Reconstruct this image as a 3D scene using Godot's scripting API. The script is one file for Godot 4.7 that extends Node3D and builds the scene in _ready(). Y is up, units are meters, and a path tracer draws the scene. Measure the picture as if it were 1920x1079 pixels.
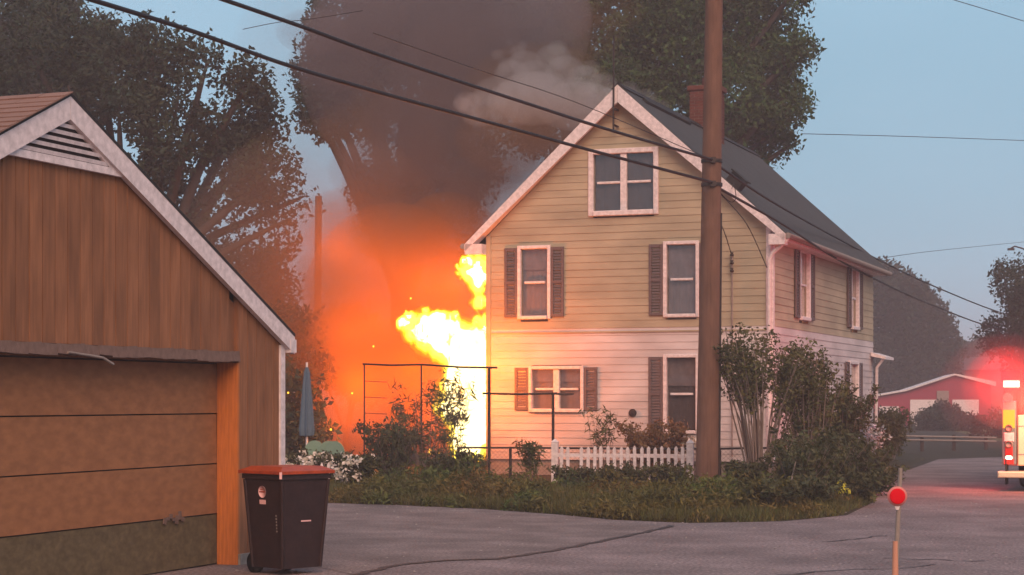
extends Node3D
# A burning gable-fronted house at dusk, seen from an alley beside a garage.
# Units metres, y up. The camera stands at the origin and looks along -z.

const EYE := 1.8
const YAW := -0.363                      # the house, the garage and the alley share one turn
const HOUSE := Vector3(-0.546, 0, -42.26)   # front corner of the house beside the fire
const HW := 6.37                         # width of the gable front
const HL := 11.8                         # depth of the house
const GARAGE := Vector3(-2.617, 0, -21.81)  # garage front corner nearest the bin

var rng := RandomNumberGenerator.new()
var noises := {}
var mats := {}
var used := {}

# ---------------------------------------------------------------- helpers
func lc(r: float, g: float, b: float, a := 1.0) -> Color:
	var c := Color(r, g, b).linear_to_srgb()
	c.a = a
	return c

func P(px: float, py: float, dist: float) -> Vector3:     # a point measured in the photo, at a distance
	return Vector3((px - 960.0) / 3600.0 * dist, EYE - (py - 750.0) / 3600.0 * dist, -dist)

func H(x: float, y: float, z: float) -> Vector3:           # house axes to world
	return HOUSE + Basis(Vector3.UP, YAW) * Vector3(x, y, z)

func G(x: float, y: float, z: float) -> Vector3:           # garage axes to world: x into the garage, z along the front
	return GARAGE + Basis(Vector3.UP, YAW) * Vector3(x, y, z)

func numbered(called: String) -> String:
	var n: int = used.get(called, 0)
	used[called] = n + 1
	return called if n == 0 else "%s_%03d" % [called, n]

func noise_tex(key: String, freq: float, lo: float, hi: float, octaves := 4, size := 512) -> NoiseTexture2D:
	if noises.has(key):
		return noises[key]
	var n := FastNoiseLite.new()
	n.seed = key.hash() % 10000
	n.noise_type = FastNoiseLite.TYPE_SIMPLEX_SMOOTH
	n.frequency = freq
	n.fractal_octaves = octaves
	n.fractal_gain = 0.55
	var g := Gradient.new()
	g.set_color(0, Color(lo, lo, lo))
	g.set_color(1, Color(hi, hi, hi))
	var t := NoiseTexture2D.new()
	t.width = size
	t.height = size
	t.seamless = true
	t.noise = n
	t.color_ramp = g
	noises[key] = t
	return t

# fine: scale of the small pattern (repeats per metre), coarse: of the large stains
func mat(key: String, col: Color, rough := 0.85, fine := Vector3.ZERO, coarse := Vector3.ZERO, bump := 0.0, metal := 0.0, fine_map := "fine") -> StandardMaterial3D:
	if mats.has(key):
		return mats[key]
	var m := StandardMaterial3D.new()
	m.resource_name = key
	m.albedo_color = col
	m.roughness = rough
	m.metallic = metal
	m.metallic_specular = 0.35
	if fine != Vector3.ZERO:
		m.albedo_texture = noises[fine_map]
		m.uv1_triplanar = true
		m.uv1_scale = fine
		if bump > 0.0:
			m.heightmap_enabled = true
			m.heightmap_texture = noises[fine_map]
			m.heightmap_scale = bump
	if coarse != Vector3.ZERO:
		m.detail_enabled = true
		m.detail_blend_mode = BaseMaterial3D.BLEND_MODE_MUL
		m.detail_albedo = noises["coarse"]
		m.detail_uv_layer = BaseMaterial3D.DETAIL_UV_2
		m.uv2_triplanar = true
		m.uv2_scale = coarse
	mats[key] = m
	return m

func glow(key: String, col: Color, energy: float, alpha := 1.0) -> StandardMaterial3D:
	if mats.has(key):
		return mats[key]
	var m := StandardMaterial3D.new()
	m.resource_name = key
	m.albedo_color = Color(0.02, 0.02, 0.02, alpha)
	m.roughness = 1.0
	m.metallic_specular = 0.0
	m.emission_enabled = true
	m.emission = col
	m.emission_energy_multiplier = energy
	if alpha < 1.0:
		m.transparency = BaseMaterial3D.TRANSPARENCY_ALPHA
	mats[key] = m
	return m

func mb() -> SurfaceTool:
	var st := SurfaceTool.new()
	st.begin(Mesh.PRIMITIVE_TRIANGLES)
	st.set_smooth_group(-1)
	return st

func tri(st: SurfaceTool, a: Vector3, b: Vector3, c: Vector3, inside: Vector3) -> void:
	var n := (b - a).cross(c - a)
	if n.dot((a + b + c) / 3.0 - inside) > 0.0:
		st.add_vertex(a); st.add_vertex(c); st.add_vertex(b)
	else:
		st.add_vertex(a); st.add_vertex(b); st.add_vertex(c)

func quad(st: SurfaceTool, a: Vector3, b: Vector3, c: Vector3, d: Vector3, inside: Vector3) -> void:
	tri(st, a, b, c, inside)
	tri(st, a, c, d, inside)

# eight corners: four below in a ring, four above in the same order
func hexa(st: SurfaceTool, p: Array) -> void:
	var m := Vector3.ZERO
	for q in p:
		m += q
	m /= 8.0
	quad(st, p[0], p[1], p[2], p[3], m)
	quad(st, p[4], p[5], p[6], p[7], m)
	for i in 4:
		var j := (i + 1) % 4
		quad(st, p[i], p[j], p[j + 4], p[i + 4], m)

func box(st: SurfaceTool, c: Vector3, s: Vector3, b := Basis()) -> void:
	var h := s * 0.5
	hexa(st, [c + b * Vector3(-h.x, -h.y, -h.z), c + b * Vector3(h.x, -h.y, -h.z), c + b * Vector3(h.x, -h.y, h.z), c + b * Vector3(-h.x, -h.y, h.z),
		c + b * Vector3(-h.x, h.y, -h.z), c + b * Vector3(h.x, h.y, -h.z), c + b * Vector3(h.x, h.y, h.z), c + b * Vector3(-h.x, h.y, h.z)])

# box with chamfered vertical-facing edges: cheap bevel through an inset front
func slab(st: SurfaceTool, c: Vector3, s: Vector3, bevel := 0.006) -> void:
	var h := s * 0.5
	var bz := minf(bevel, h.z)
	box(st, c - Vector3(0, 0, bz * 0.5), Vector3(s.x, s.y, s.z - bz))
	var z0 := c.z + h.z - bz
	var z1 := c.z + h.z
	hexa(st, [Vector3(c.x - h.x, c.y - h.y, z0 + 0.0005), Vector3(c.x + h.x, c.y - h.y, z0 + 0.0005), Vector3(c.x + h.x, c.y + h.y, z0 + 0.0005), Vector3(c.x - h.x, c.y + h.y, z0 + 0.0005),
		Vector3(c.x - h.x + bz, c.y - h.y + bz, z1), Vector3(c.x + h.x - bz, c.y - h.y + bz, z1), Vector3(c.x + h.x - bz, c.y + h.y - bz, z1), Vector3(c.x - h.x + bz, c.y + h.y - bz, z1)])

func tube(st: SurfaceTool, pts: Array, radii: Array, sides := 8, caps := true) -> void:
	var rings := []
	var n := pts.size()
	for i in n:
		var d: Vector3 = (pts[mini(i + 1, n - 1)] - pts[maxi(i - 1, 0)]).normalized()
		var u := d.cross(Vector3(0.13, 0.31, 0.94) if absf(d.z) < 0.9 else Vector3.RIGHT).normalized()
		var v := d.cross(u)
		var ring := []
		for k in sides:
			var a := TAU * k / sides
			ring.append(pts[i] + (u * cos(a) + v * sin(a)) * float(radii[mini(i, radii.size() - 1)]))
		rings.append(ring)
	st.set_smooth_group(1 if sides > 4 else -1)
	for i in n - 1:
		var m: Vector3 = (pts[i] + pts[i + 1]) * 0.5
		for k in sides:
			var j := (k + 1) % sides
			quad(st, rings[i][k], rings[i][j], rings[i + 1][j], rings[i + 1][k], m)
	st.set_smooth_group(-1)
	if caps:
		for e in [0, n - 1]:
			var inside: Vector3 = pts[1] if e == 0 else pts[n - 2]
			for k in range(1, sides - 1):
				tri(st, rings[e][0], rings[e][k], rings[e][k + 1], inside)

func lathe(st: SurfaceTool, base: Vector3, prof: Array, sides := 16, axis := Basis()) -> void:
	st.set_smooth_group(1)
	for i in prof.size() - 1:
		var a: Vector2 = prof[i]
		var b: Vector2 = prof[i + 1]
		for k in sides:
			var t0 := TAU * k / sides
			var t1 := TAU * (k + 1) / sides
			var q := [Vector3(cos(t0) * a.x, a.y, sin(t0) * a.x), Vector3(cos(t1) * a.x, a.y, sin(t1) * a.x), Vector3(cos(t1) * b.x, b.y, sin(t1) * b.x), Vector3(cos(t0) * b.x, b.y, sin(t0) * b.x)]
			var w := []
			for v in q:
				w.append(base + axis * v)
			var out: Vector3 = axis * Vector3(cos((t0 + t1) / 2), 0, sin((t0 + t1) / 2))
			var mid: Vector3 = (w[0] + w[2]) * 0.5 - out * 0.2 - axis * Vector3(0, signf(a.x - b.x) * 0.4 * (1.0 if absf(a.x - b.x) > absf(a.y - b.y) else 0.0), 0)
			if a.x > 1e-5:
				tri(st, w[0], w[1], w[2], mid)
			if b.x > 1e-5:
				tri(st, w[0], w[2], w[3], mid)
	st.set_smooth_group(-1)

func obj(called: String, st: SurfaceTool, m: Material, parent: Node3D = null) -> MeshInstance3D:
	st.index()
	st.generate_normals()
	var mesh := st.commit()
	mesh.surface_set_material(0, m)
	var o := MeshInstance3D.new()
	o.mesh = mesh
	if parent == null:
		o.name = numbered(called)
		add_child(o)
	else:
		o.name = called
		parent.add_child(o, true)
	return o

func tag(o: Node3D, label: String, category: String, group := "") -> Node3D:
	o.set_meta("label", label)
	o.set_meta("category", category)
	if group:
		o.set_meta("group", group)
	return o

func thing(called: String, label: String, category: String, pos := Vector3.ZERO, turn := 0.0, group := "") -> Node3D:
	var o := Node3D.new()
	o.name = numbered(called)
	add_child(o)
	o.position = pos
	o.rotation.y = turn
	tag(o, label, category, group)
	return o

func struct(called: String, st: SurfaceTool, m: Material) -> MeshInstance3D:
	var o := obj(called, st, m)
	o.set_meta("kind", "structure")
	return o

func part_node(called: String, parent: Node3D, pos := Vector3.ZERO) -> Node3D:
	var o := Node3D.new()
	o.name = called
	parent.add_child(o, true)
	o.position = pos
	return o

func rf(a: float, b: float) -> float:
	return rng.randf_range(a, b)

# ---------------------------------------------------------------- leaves
func leaf_mesh(count: int, spread: float, length: float, width: float, m: Material, up := 0.0) -> Mesh:
	var st := mb()
	for i in count:
		var c := Vector3(rf(-1, 1), rf(-0.8, 0.8), rf(-1, 1)) * spread
		var d := Vector3(rf(-1, 1), rf(-0.7, 0.7) + up, rf(-1, 1)).normalized()
		var s := d.cross(Vector3(rf(-1, 1), rf(-1, 1), rf(-1, 1)).normalized()).normalized()
		var n := d.cross(s).normalized()
		var l := length * rf(0.7, 1.25)
		var w := width * rf(0.7, 1.2)
		var a := c - d * l * 0.5
		var b := c + d * l * 0.5
		var e := c + s * w * 0.5 + n * w * 0.18
		var f := c - s * w * 0.5 + n * w * 0.18
		st.add_vertex(a); st.add_vertex(e); st.add_vertex(b)
		st.add_vertex(a); st.add_vertex(b); st.add_vertex(f)
	st.index()
	st.generate_normals()
	var mesh := st.commit()
	mesh.surface_set_material(0, m)
	return mesh

func leaf_mat(key: String, col: Color) -> StandardMaterial3D:
	var m := mat(key, col, 0.7)
	m.vertex_color_use_as_albedo = true
	m.cull_mode = BaseMaterial3D.CULL_DISABLED
	m.backlight_enabled = true
	m.backlight = Color(0.55, 0.6, 0.3)
	return m

# copies: list of transforms, tints: list of colours
func scatter(called: String, mesh: Mesh, copies: Array, tints: Array, parent: Node3D = null) -> MultiMeshInstance3D:
	var mm := MultiMesh.new()
	mm.transform_format = MultiMesh.TRANSFORM_3D
	mm.use_colors = true
	mm.mesh = mesh
	mm.instance_count = copies.size()
	for i in copies.size():
		mm.set_instance_transform(i, copies[i])
		mm.set_instance_color(i, tints[i])
	var o := MultiMeshInstance3D.new()
	o.multimesh = mm
	if parent == null:
		o.name = numbered(called)
		add_child(o)
	else:
		o.name = called
		parent.add_child(o, true)
	o.set_meta("kind", "stuff")
	return o

func rnd_basis(s: float) -> Basis:
	return Basis(Vector3(rf(-1, 1), rf(-1, 1), rf(-1, 1)).normalized(), rf(0, TAU)).scaled(Vector3.ONE * s)

# blobs: [offset from base, radius]; the crown is leaf clusters through the blobs, thinned by noise
func fill_blobs(blobs: Array, per_m2: float, hole: float, hole_freq: float, smin: float, smax: float, flat := 1.0) -> Array:
	var n := FastNoiseLite.new()
	n.seed = rng.randi() % 100000
	n.frequency = hole_freq
	n.fractal_octaves = 2
	var copies := []
	var tints := []
	for bl in blobs:
		var c: Vector3 = bl[0]
		var r: float = bl[1]
		var count := int(per_m2 * r * r * 12.0)
		for i in count:
			var d := Vector3(rf(-1, 1), rf(-1, 1), rf(-1, 1))
			while d.length() > 1.0 or d.length() < 0.05:
				d = Vector3(rf(-1, 1), rf(-1, 1), rf(-1, 1))
			var k := pow(d.length(), 0.55) * rf(0.9, 1.12)
			var p := c + d.normalized() * k * r * Vector3(1, flat, 1)
			var nv := n.get_noise_3dv(p)
			if nv < hole:
				continue
			copies.append(Transform3D(rnd_basis(rf(smin, smax)), p))
			var t := rf(0.7, 1.3) * (1.0 + nv * 0.5)
			tints.append(Color(t * rf(0.85, 1.2), t, t * rf(0.8, 1.1)))
	return [copies, tints]

func tree(called: String, label: String, base: Vector3, trunk_r: float, fork: float, blobs: Array, per_m2: float, leaf: Mesh, hole := -0.12, hole_freq := 0.55, group := "", smin := 0.8, smax := 1.3, bark := "bark") -> Node3D:
	var t := thing(called, label, "tree", base, 0.0, group)
	var st := mb()
	var lean := Vector3(rf(-0.2, 0.2), 0, rf(-0.2, 0.2))
	tube(st, [Vector3(0, -0.2, 0), Vector3(0, 0.5, 0), lean * 0.5 + Vector3(0, fork * 0.6, 0), lean + Vector3(0, fork, 0)], [trunk_r * 1.5, trunk_r * 1.1, trunk_r * 0.9, trunk_r * 0.8], 10)
	obj("trunk", st, mats[bark], t)
	for bl in blobs:
		var s := mb()
		var a := lean + Vector3(0, fork * rf(0.85, 1.0), 0)
		var b: Vector3 = bl[0]
		var m := a.lerp(b, 0.5) + Vector3(rf(-0.3, 0.3), 0.12 * a.distance_to(b), rf(-0.3, 0.3))
		tube(s, [a, m, b, b + (b - m).normalized() * float(bl[1]) * 0.6], [trunk_r * 0.45, trunk_r * 0.28, trunk_r * 0.14, trunk_r * 0.05], 6)
		obj("limb", s, mats[bark], t)
	var f := fill_blobs(blobs, per_m2, hole, hole_freq, smin, smax)
	scatter("crown", leaf, f[0], f[1], t)
	return t

# ---------------------------------------------------------------- surface nets for flames
func iso_mesh(lo: Vector3, cells: Vector3i, h: float, field: PackedFloat32Array, level: float, m: Material) -> Mesh:
	var nx := cells.x; var ny := cells.y; var nz := cells.z
	var vid := {}
	var st := mb()
	st.set_smooth_group(1)
	var verts := []
	var corner := func(i, j, k): return field[(k * ny + j) * nx + i] - level
	for k in nz - 1:
		for j in ny - 1:
			for i in nx - 1:
				var base := (k * ny + j) * nx + i
				var c := [field[base], field[base + 1], field[base + nx], field[base + nx + 1], field[base + nx * ny], field[base + nx * ny + 1], field[base + nx * ny + nx], field[base + nx * ny + nx + 1]]
				var ins := 0
				for v in c:
					if v > level:
						ins += 1
				if ins == 0 or ins == 8:
					continue
				var sum := Vector3.ZERO
				var n := 0
				for e in [[0, 1], [2, 3], [4, 5], [6, 7], [0, 2], [1, 3], [4, 6], [5, 7], [0, 4], [1, 5], [2, 6], [3, 7]]:
					var a: float = c[e[0]] - level
					var b: float = c[e[1]] - level
					if (a > 0.0) != (b > 0.0):
						var t := a / (a - b)
						var pa := Vector3(e[0] & 1, (e[0] >> 1) & 1, e[0] >> 2)
						var pb := Vector3(e[1] & 1, (e[1] >> 1) & 1, e[1] >> 2)
						sum += pa.lerp(pb, t)
						n += 1
				vid[base] = lo + (Vector3(i, j, k) + sum / n) * h
	for k in range(1, nz - 1):
		for j in range(1, ny - 1):
			for i in range(1, nx - 1):
				var base := (k * ny + j) * nx + i
				var a := field[base] > level
				for ax in 3:
					var step: int = [1, nx, nx * ny][ax]
					var b := field[base + step] > level
					if a == b:
						continue
					var s1: int = [nx, nx * ny, 1][ax]
					var s2: int = [nx * ny, 1, nx][ax]
					var q := [vid.get(base), vid.get(base - s1), vid.get(base - s1 - s2), vid.get(base - s2)]
					if q.has(null):
						continue
					if a:
						q.reverse()
					st.add_vertex(q[0]); st.add_vertex(q[1]); st.add_vertex(q[2])
					st.add_vertex(q[0]); st.add_vertex(q[2]); st.add_vertex(q[3])
	st.index()
	st.generate_normals()
	var mesh := st.commit()
	mesh.surface_set_material(0, m)
	return mesh

# ---------------------------------------------------------------- the scene
func _ready() -> void:
	rng.seed = 20240611
	camera_and_sky()
	materials()
	ground()
	house()
	garage()
	far_houses()
	trees()
	fences()
	plants()
	pole_and_wires()
	fire_truck()
	bin_and_marker()
	yard_things()
	fire()
	smoke()

func camera_and_sky() -> void:
	var cam := Camera3D.new()
	cam.name = "camera"
	add_child(cam)
	cam.position = Vector3(0, EYE, 0)
	cam.projection = Camera3D.PROJECTION_FRUSTUM
	cam.near = 0.5
	cam.far = 2000.0
	cam.size = 0.5 * 1079.0 / 3600.0
	cam.frustum_offset = Vector2(0, 0.5 * 210.5 / 3600.0)
	cam.current = true
	var e := Environment.new()
	e.background_mode = Environment.BG_SKY
	var sk := ProceduralSkyMaterial.new()
	sk.sky_top_color = lc(0.13, 0.255, 0.365)
	sk.sky_horizon_color = lc(0.19, 0.31, 0.385)
	sk.sky_curve = 0.25
	sk.ground_horizon_color = lc(0.2, 0.2, 0.2)
	sk.ground_bottom_color = lc(0.1, 0.1, 0.1)
	sk.sun_angle_max = 1.0
	var cv := Image.create(512, 256, false, Image.FORMAT_RGBA8)
	var cn := FastNoiseLite.new()
	cn.seed = 5
	cn.frequency = 1.6
	cn.fractal_octaves = 4
	for y in 256:
		for x in 512:
			var la := (0.5 - (y + 0.5) / 256.0) * PI
			var lo := (x + 0.5) / 512.0 * TAU
			var d := Vector3(cos(la) * cos(lo), sin(la) * 2.2, cos(la) * sin(lo))
			var v := clampf(cn.get_noise_3dv(d) * 0.9 + 0.25, 0.0, 1.0)
			cv.set_pixel(x, y, Color(0.75, 0.78, 0.85, v * 0.10))
	sk.sky_cover = ImageTexture.create_from_image(cv)
	var s := Sky.new()
	s.sky_material = sk
	e.sky = s
	e.tonemap_mode = Environment.TONE_MAPPER_LINEAR
	e.tonemap_exposure = 1.95
	e.sdfgi_enabled = true
	e.ssao_enabled = true
	e.ssil_enabled = true
	e.fog_enabled = true
	e.fog_density = 0.0021
	e.fog_light_color = lc(0.60, 0.50, 0.52)
	e.volumetric_fog_enabled = true
	e.volumetric_fog_density = 0.0
	var we := WorldEnvironment.new()
	we.name = "environment"
	we.environment = e
	add_child(we)
	var sun := DirectionalLight3D.new()
	sun.name = "afterglow"
	sun.light_color = lc(1.0, 0.66, 0.50)
	sun.light_energy = 0.5
	sun.light_angular_distance = 40.0
	sun.shadow_enabled = true
	add_child(sun)
	sun.look_at_from_position(Vector3(0.13, 0.55, 0.82) * 10.0, Vector3.ZERO)

func materials() -> void:
	noise_tex("fine", 0.02, 0.82, 1.0, 5)
	noise_tex("coarse", 0.008, 0.80, 1.0, 4)
	noise_tex("grit", 0.06, 0.55, 1.0, 4)
	noise_tex("streak", 0.010, 0.84, 1.0, 3)
	mat("asphalt", lc(0.50, 0.375, 0.37), 0.9, Vector3.ONE * 0.55, Vector3.ONE * 0.09, 2.0, 0.0, "grit")
	mat("drive", lc(0.46, 0.35, 0.335), 0.92, Vector3.ONE * 0.7, Vector3.ONE * 0.12, 2.5, 0.0, "grit")
	noise_tex("patchy", 0.012, 0.72, 1.0, 5)
	for key in ["asphalt", "drive"]:
		mats[key].detail_albedo = noises["patchy"]
		mats[key].heightmap_scale = 4.0
	mat("gravel", lc(0.42, 0.36, 0.34), 0.9)
	mats["gravel"].vertex_color_use_as_albedo = true
	mat("seam", lc(0.05, 0.042, 0.042), 0.7, Vector3.ONE * 1.5)
	mat("soil", lc(0.085, 0.07, 0.04), 0.95, Vector3.ONE * 0.8, Vector3.ONE * 0.1, 4.0, 0.0, "grit")
	mat("lawn", lc(0.075, 0.065, 0.03), 0.95, Vector3.ONE * 0.8, Vector3.ONE * 0.15, 4.0, 0.0, "grit")
	for k in 4:
		var v: float = [1.0, 0.975, 1.02, 0.99][k]
		mat("siding_tan_%d" % k, lc(0.46 * v, 0.375 * v, 0.265 * v), 0.75, Vector3.ZERO, Vector3(0.12, 0.3, 0.12))
		mat("siding_white_%d" % k, lc(0.64 * v, 0.56 * v, 0.565 * v), 0.75, Vector3.ZERO, Vector3(0.12, 0.3, 0.12))
		mat("plank_%d" % k, lc(0.34 * pow(v, 5), 0.145 * pow(v, 5), 0.07 * pow(v, 5)), 0.85, Vector3(3.0, 0.22, 3.0), Vector3(0.7, 0.2, 0.7), 0.25, 0.0, "streak")
		mat("shingle_red_%d" % k, lc(0.42 * v * v, 0.24 * v * v, 0.19 * v * v), 0.95, Vector3.ONE * 4.0, Vector3.ZERO, 0.3, 0.0, "grit")
	mat("door_panel", lc(0.33, 0.14, 0.06), 0.7, Vector3(0.35, 0.7, 0.35))
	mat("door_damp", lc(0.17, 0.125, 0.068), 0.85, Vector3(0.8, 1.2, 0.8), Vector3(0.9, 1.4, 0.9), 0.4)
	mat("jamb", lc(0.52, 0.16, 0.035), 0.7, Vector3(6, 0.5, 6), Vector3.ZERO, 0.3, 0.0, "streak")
	mat("trim", lc(0.80, 0.70, 0.71), 0.6, Vector3.ONE * 0.8)
	mat("peeled", lc(0.36, 0.23, 0.19), 0.9, Vector3(1.5, 6, 1.5), Vector3.ONE * 2.2, 0.5, 0.0, "grit")
	mat("old_trim", lc(0.55, 0.46, 0.42), 0.85, Vector3(3, 5, 3), Vector3.ONE * 1.7, 0.6, 0.0, "grit")
	mat("louver_dark", lc(0.03, 0.025, 0.025), 0.9)
	mat("shutter", lc(0.15, 0.105, 0.105), 0.7, Vector3(3, 1, 3))
	mat("roof", lc(0.115, 0.118, 0.125), 0.95, Vector3.ONE * 1.4, Vector3.ONE * 0.3, 1.5, 0.0, "grit")
	mat("roof_dark", lc(0.03, 0.03, 0.033), 0.9, Vector3.ONE * 2)
	mat("brick", lc(0.26, 0.09, 0.065), 0.9, Vector3.ONE * 3, Vector3.ONE * 1.0, 0.8, 0.0, "grit")
	mat("mortar", lc(0.3, 0.26, 0.24), 0.95, Vector3.ONE * 3)
	mat("concrete", lc(0.33, 0.30, 0.28), 0.9, Vector3.ONE * 1.2, Vector3.ONE * 0.5)
	mat("curtain", lc(0.115, 0.085, 0.085), 0.9, Vector3(0.6, 0.3, 0.6))
	mat("curtain_0", lc(0.13, 0.10, 0.10), 0.9, Vector3(0.6, 0.3, 0.6))
	mat("curtain_1", lc(0.19, 0.145, 0.145), 0.9, Vector3(0.6, 0.3, 0.6))
	mat("curtain_2", lc(0.09, 0.07, 0.072), 0.9, Vector3(0.6, 0.3, 0.6))
	mat("pole_wood", lc(0.20, 0.105, 0.075), 0.85, Vector3(4, 0.3, 4), Vector3(1, 0.3, 1), 0.8, 0.0, "streak")
	mat("cable", lc(0.018, 0.014, 0.016), 0.6)
	mat("iron", lc(0.045, 0.035, 0.035), 0.55, Vector3.ONE * 4, Vector3.ZERO, 0.0, 0.3)
	mat("galvanised", lc(0.38, 0.38, 0.39), 0.45, Vector3.ONE * 3, Vector3.ZERO, 0.0, 0.6)
	mat("bark", lc(0.05, 0.04, 0.034), 0.95, Vector3(3, 0.6, 3), Vector3.ZERO, 1.5, 0.0, "streak")
	mat("twig", lc(0.25, 0.19, 0.165), 0.9, Vector3(3, 0.6, 3))
	mat("bin_body", lc(0.042, 0.022, 0.022), 0.5, Vector3.ONE * 2.0, Vector3.ONE * 1.0)
	mat("bin_lid", lc(0.50, 0.075, 0.02), 0.45, Vector3.ONE * 2.0, Vector3.ONE * 1.2)
	mat("rubber", lc(0.02, 0.02, 0.02), 0.8)
	mat("sticker", lc(0.72, 0.42, 0.42), 0.6)
	mat("barn", lc(0.34, 0.04, 0.07), 0.8, Vector3(2, 0.3, 2))
	mat("truck_red", lc(0.50, 0.03, 0.025), 0.3)
	mat("truck_cream", lc(0.72, 0.62, 0.44), 0.4)
	mat("green_plastic", lc(0.16, 0.26, 0.20), 0.5)
	mat("umbrella_cloth", lc(0.10, 0.15, 0.21), 0.85, Vector3(6, 0.5, 6))
	var g := StandardMaterial3D.new()
	g.resource_name = "window_glass"
	g.transparency = BaseMaterial3D.TRANSPARENCY_ALPHA
	g.albedo_color = Color(0.3, 0.3, 0.3, 0.03)
	g.roughness = 0.06
	mats["glass"] = g

# ---------------------------------------------------------------- ground
func sheet(pts: Array, y: float) -> SurfaceTool:
	var st := mb()
	var p := PackedVector2Array(pts)
	var idx := Geometry2D.triangulate_polygon(p)
	for i in range(0, idx.size(), 3):
		var a := Vector3(p[idx[i]].x, y, p[idx[i]].y)
		var b := Vector3(p[idx[i + 1]].x, y, p[idx[i + 1]].y)
		var c := Vector3(p[idx[i + 2]].x, y, p[idx[i + 2]].y)
		tri(st, a, b, c, (a + b + c) / 3.0 - Vector3.UP)
	return st

func ground() -> void:
	struct("ground", sheet([Vector2(-400, 60), Vector2(400, 60), Vector2(400, -900), Vector2(-400, -900)], 0.0), mats["soil"])
	# the alley and the side road: one asphalt sheet with an uneven edge along the verge
	struct("road", sheet([Vector2(-40, 40), Vector2(40, 40), Vector2(40, -30), Vector2(33, -62), Vector2(29, -75), Vector2(20, -64), Vector2(12.9, -58), Vector2(9.5, -47), Vector2(7.0, -37), Vector2(6.3, -33.5), Vector2(5.2, -29.8), Vector2(4.0, -28.3), Vector2(2.6, -27.9),
		Vector2(1.6, -28.6), Vector2(0.7, -30.0), Vector2(-0.4, -31.4), Vector2(-1.8, -32.6), Vector2(-3.2, -33.4), Vector2(-6, -34.0), Vector2(-14, -34), Vector2(-40, -30)], 0.004), mats["asphalt"])
	# the garage drive, a slightly warmer patch bounded by a tar seam
	var seam := [Vector2(-1.6, -19.6), Vector2(-1.25, -20.8), Vector2(-0.75, -21.4), Vector2(-0.15, -21.6), Vector2(0.55, -22.9), Vector2(1.25, -24.6), Vector2(1.98, -26.4), Vector2(2.3, -27.3)]
	var drive := seam.duplicate()
	drive.append_array([Vector2(1.2, -28.8), Vector2(0.4, -30.1), Vector2(-0.7, -31.4), Vector2(-2.0, -32.4), Vector2(-3.4, -33.2), Vector2(-9, -33.4), Vector2(-9, -25), Vector2(-2.6, -21.6)])
	struct("driveway", sheet(drive, 0.008), mats["drive"])
	var st := mb()
	for i in seam.size() - 1:
		var steps := 7
		for k in steps:
			var a: Vector2 = seam[i].lerp(seam[i + 1], float(k) / steps)
			var b: Vector2 = seam[i].lerp(seam[i + 1], float(k + 1) / steps)
			var off := Vector2(sin(i * 7.0 + k * 2.1) * 0.03, 0)
			var off2 := Vector2(sin(i * 7.0 + (k + 1) * 2.1) * 0.03 if k + 1 < steps else sin((i + 1) * 7.0) * 0.03, 0)
			a += off; b += off2
			var n := (b - a).orthogonal().normalized() * 0.05
			var pa := Vector3(a.x, 0.012, a.y)
			var pb := Vector3(b.x, 0.012, b.y)
			var nn := Vector3(n.x, 0, n.y)
			quad(st, pa + nn, pb + nn, pb - nn, pa - nn, pa - Vector3.UP)
	struct("pavement_seam", st, mats["seam"])
	# short cracks
	var cr := mb()
	for c in [[Vector2(2.7, -19.6), Vector2(4.6, -20.8)], [Vector2(-1.2, -19.0), Vector2(-0.2, -19.5)], [Vector2(4.2, -21.7), Vector2(5.2, -21.3)], [Vector2(3.9, -24.2), Vector2(4.9, -25.2)]]:
		var prev: Vector2 = c[0]
		for k in range(1, 9):
			var q: Vector2 = c[0].lerp(c[1], k / 8.0) + Vector2(rf(-0.06, 0.06), rf(-0.12, 0.12))
			var n := (q - prev).orthogonal().normalized() * rf(0.008, 0.03)
			quad(cr, Vector3(prev.x + n.x, 0.011, prev.y + n.y), Vector3(q.x + n.x, 0.011, q.y + n.y), Vector3(q.x - n.x, 0.011, q.y - n.y), Vector3(prev.x - n.x, 0.011, prev.y - n.y), Vector3(q.x, -1, q.y))
			prev = q
	struct("pavement_cracks", cr, mats["seam"])
	# loose stones along the verge and over the old asphalt
	var sm := mb()
	for q in [[Vector3(0, 0.6, 0), Vector3(1, 0, 0.2), Vector3(-0.1, 0, 1)], [Vector3(0, 0.6, 0), Vector3(-0.1, 0, 1), Vector3(-1, 0, -0.1)], [Vector3(0, 0.6, 0), Vector3(-1, 0, -0.1), Vector3(0.2, 0, -0.9)], [Vector3(0, 0.6, 0), Vector3(0.2, 0, -0.9), Vector3(1, 0, 0.2)]]:
		tri(sm, q[0], q[1], q[2], Vector3(0, 0.1, 0))
	sm.index()
	sm.generate_normals()
	var stone := sm.commit()
	stone.surface_set_material(0, mats["gravel"])
	var gc := []
	var gt := []
	for i in 2600:
		var p := Vector3(rf(-3.0, 8.0), 0.008, rf(-34.0, -18.0))
		var d := absf(p.z + 28.5 + 0.8 * (p.x - 2.6) * signf(p.x - 2.6))
		if rf(0, 1) > 0.12 + exp(-d * 0.8):
			continue
		gc.append(Transform3D(Basis(Vector3.UP, rf(0, TAU)).scaled(Vector3(rf(0.7, 1.4), rf(0.6, 1.2), rf(0.7, 1.4)) * rf(0.006, 0.022)), p))
		gt.append(Color.WHITE * rf(0.35, 0.8))
	tag(scatter("gravel", stone, gc, gt), "loose gravel strewn over the old asphalt by the verge", "gravel")
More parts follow.
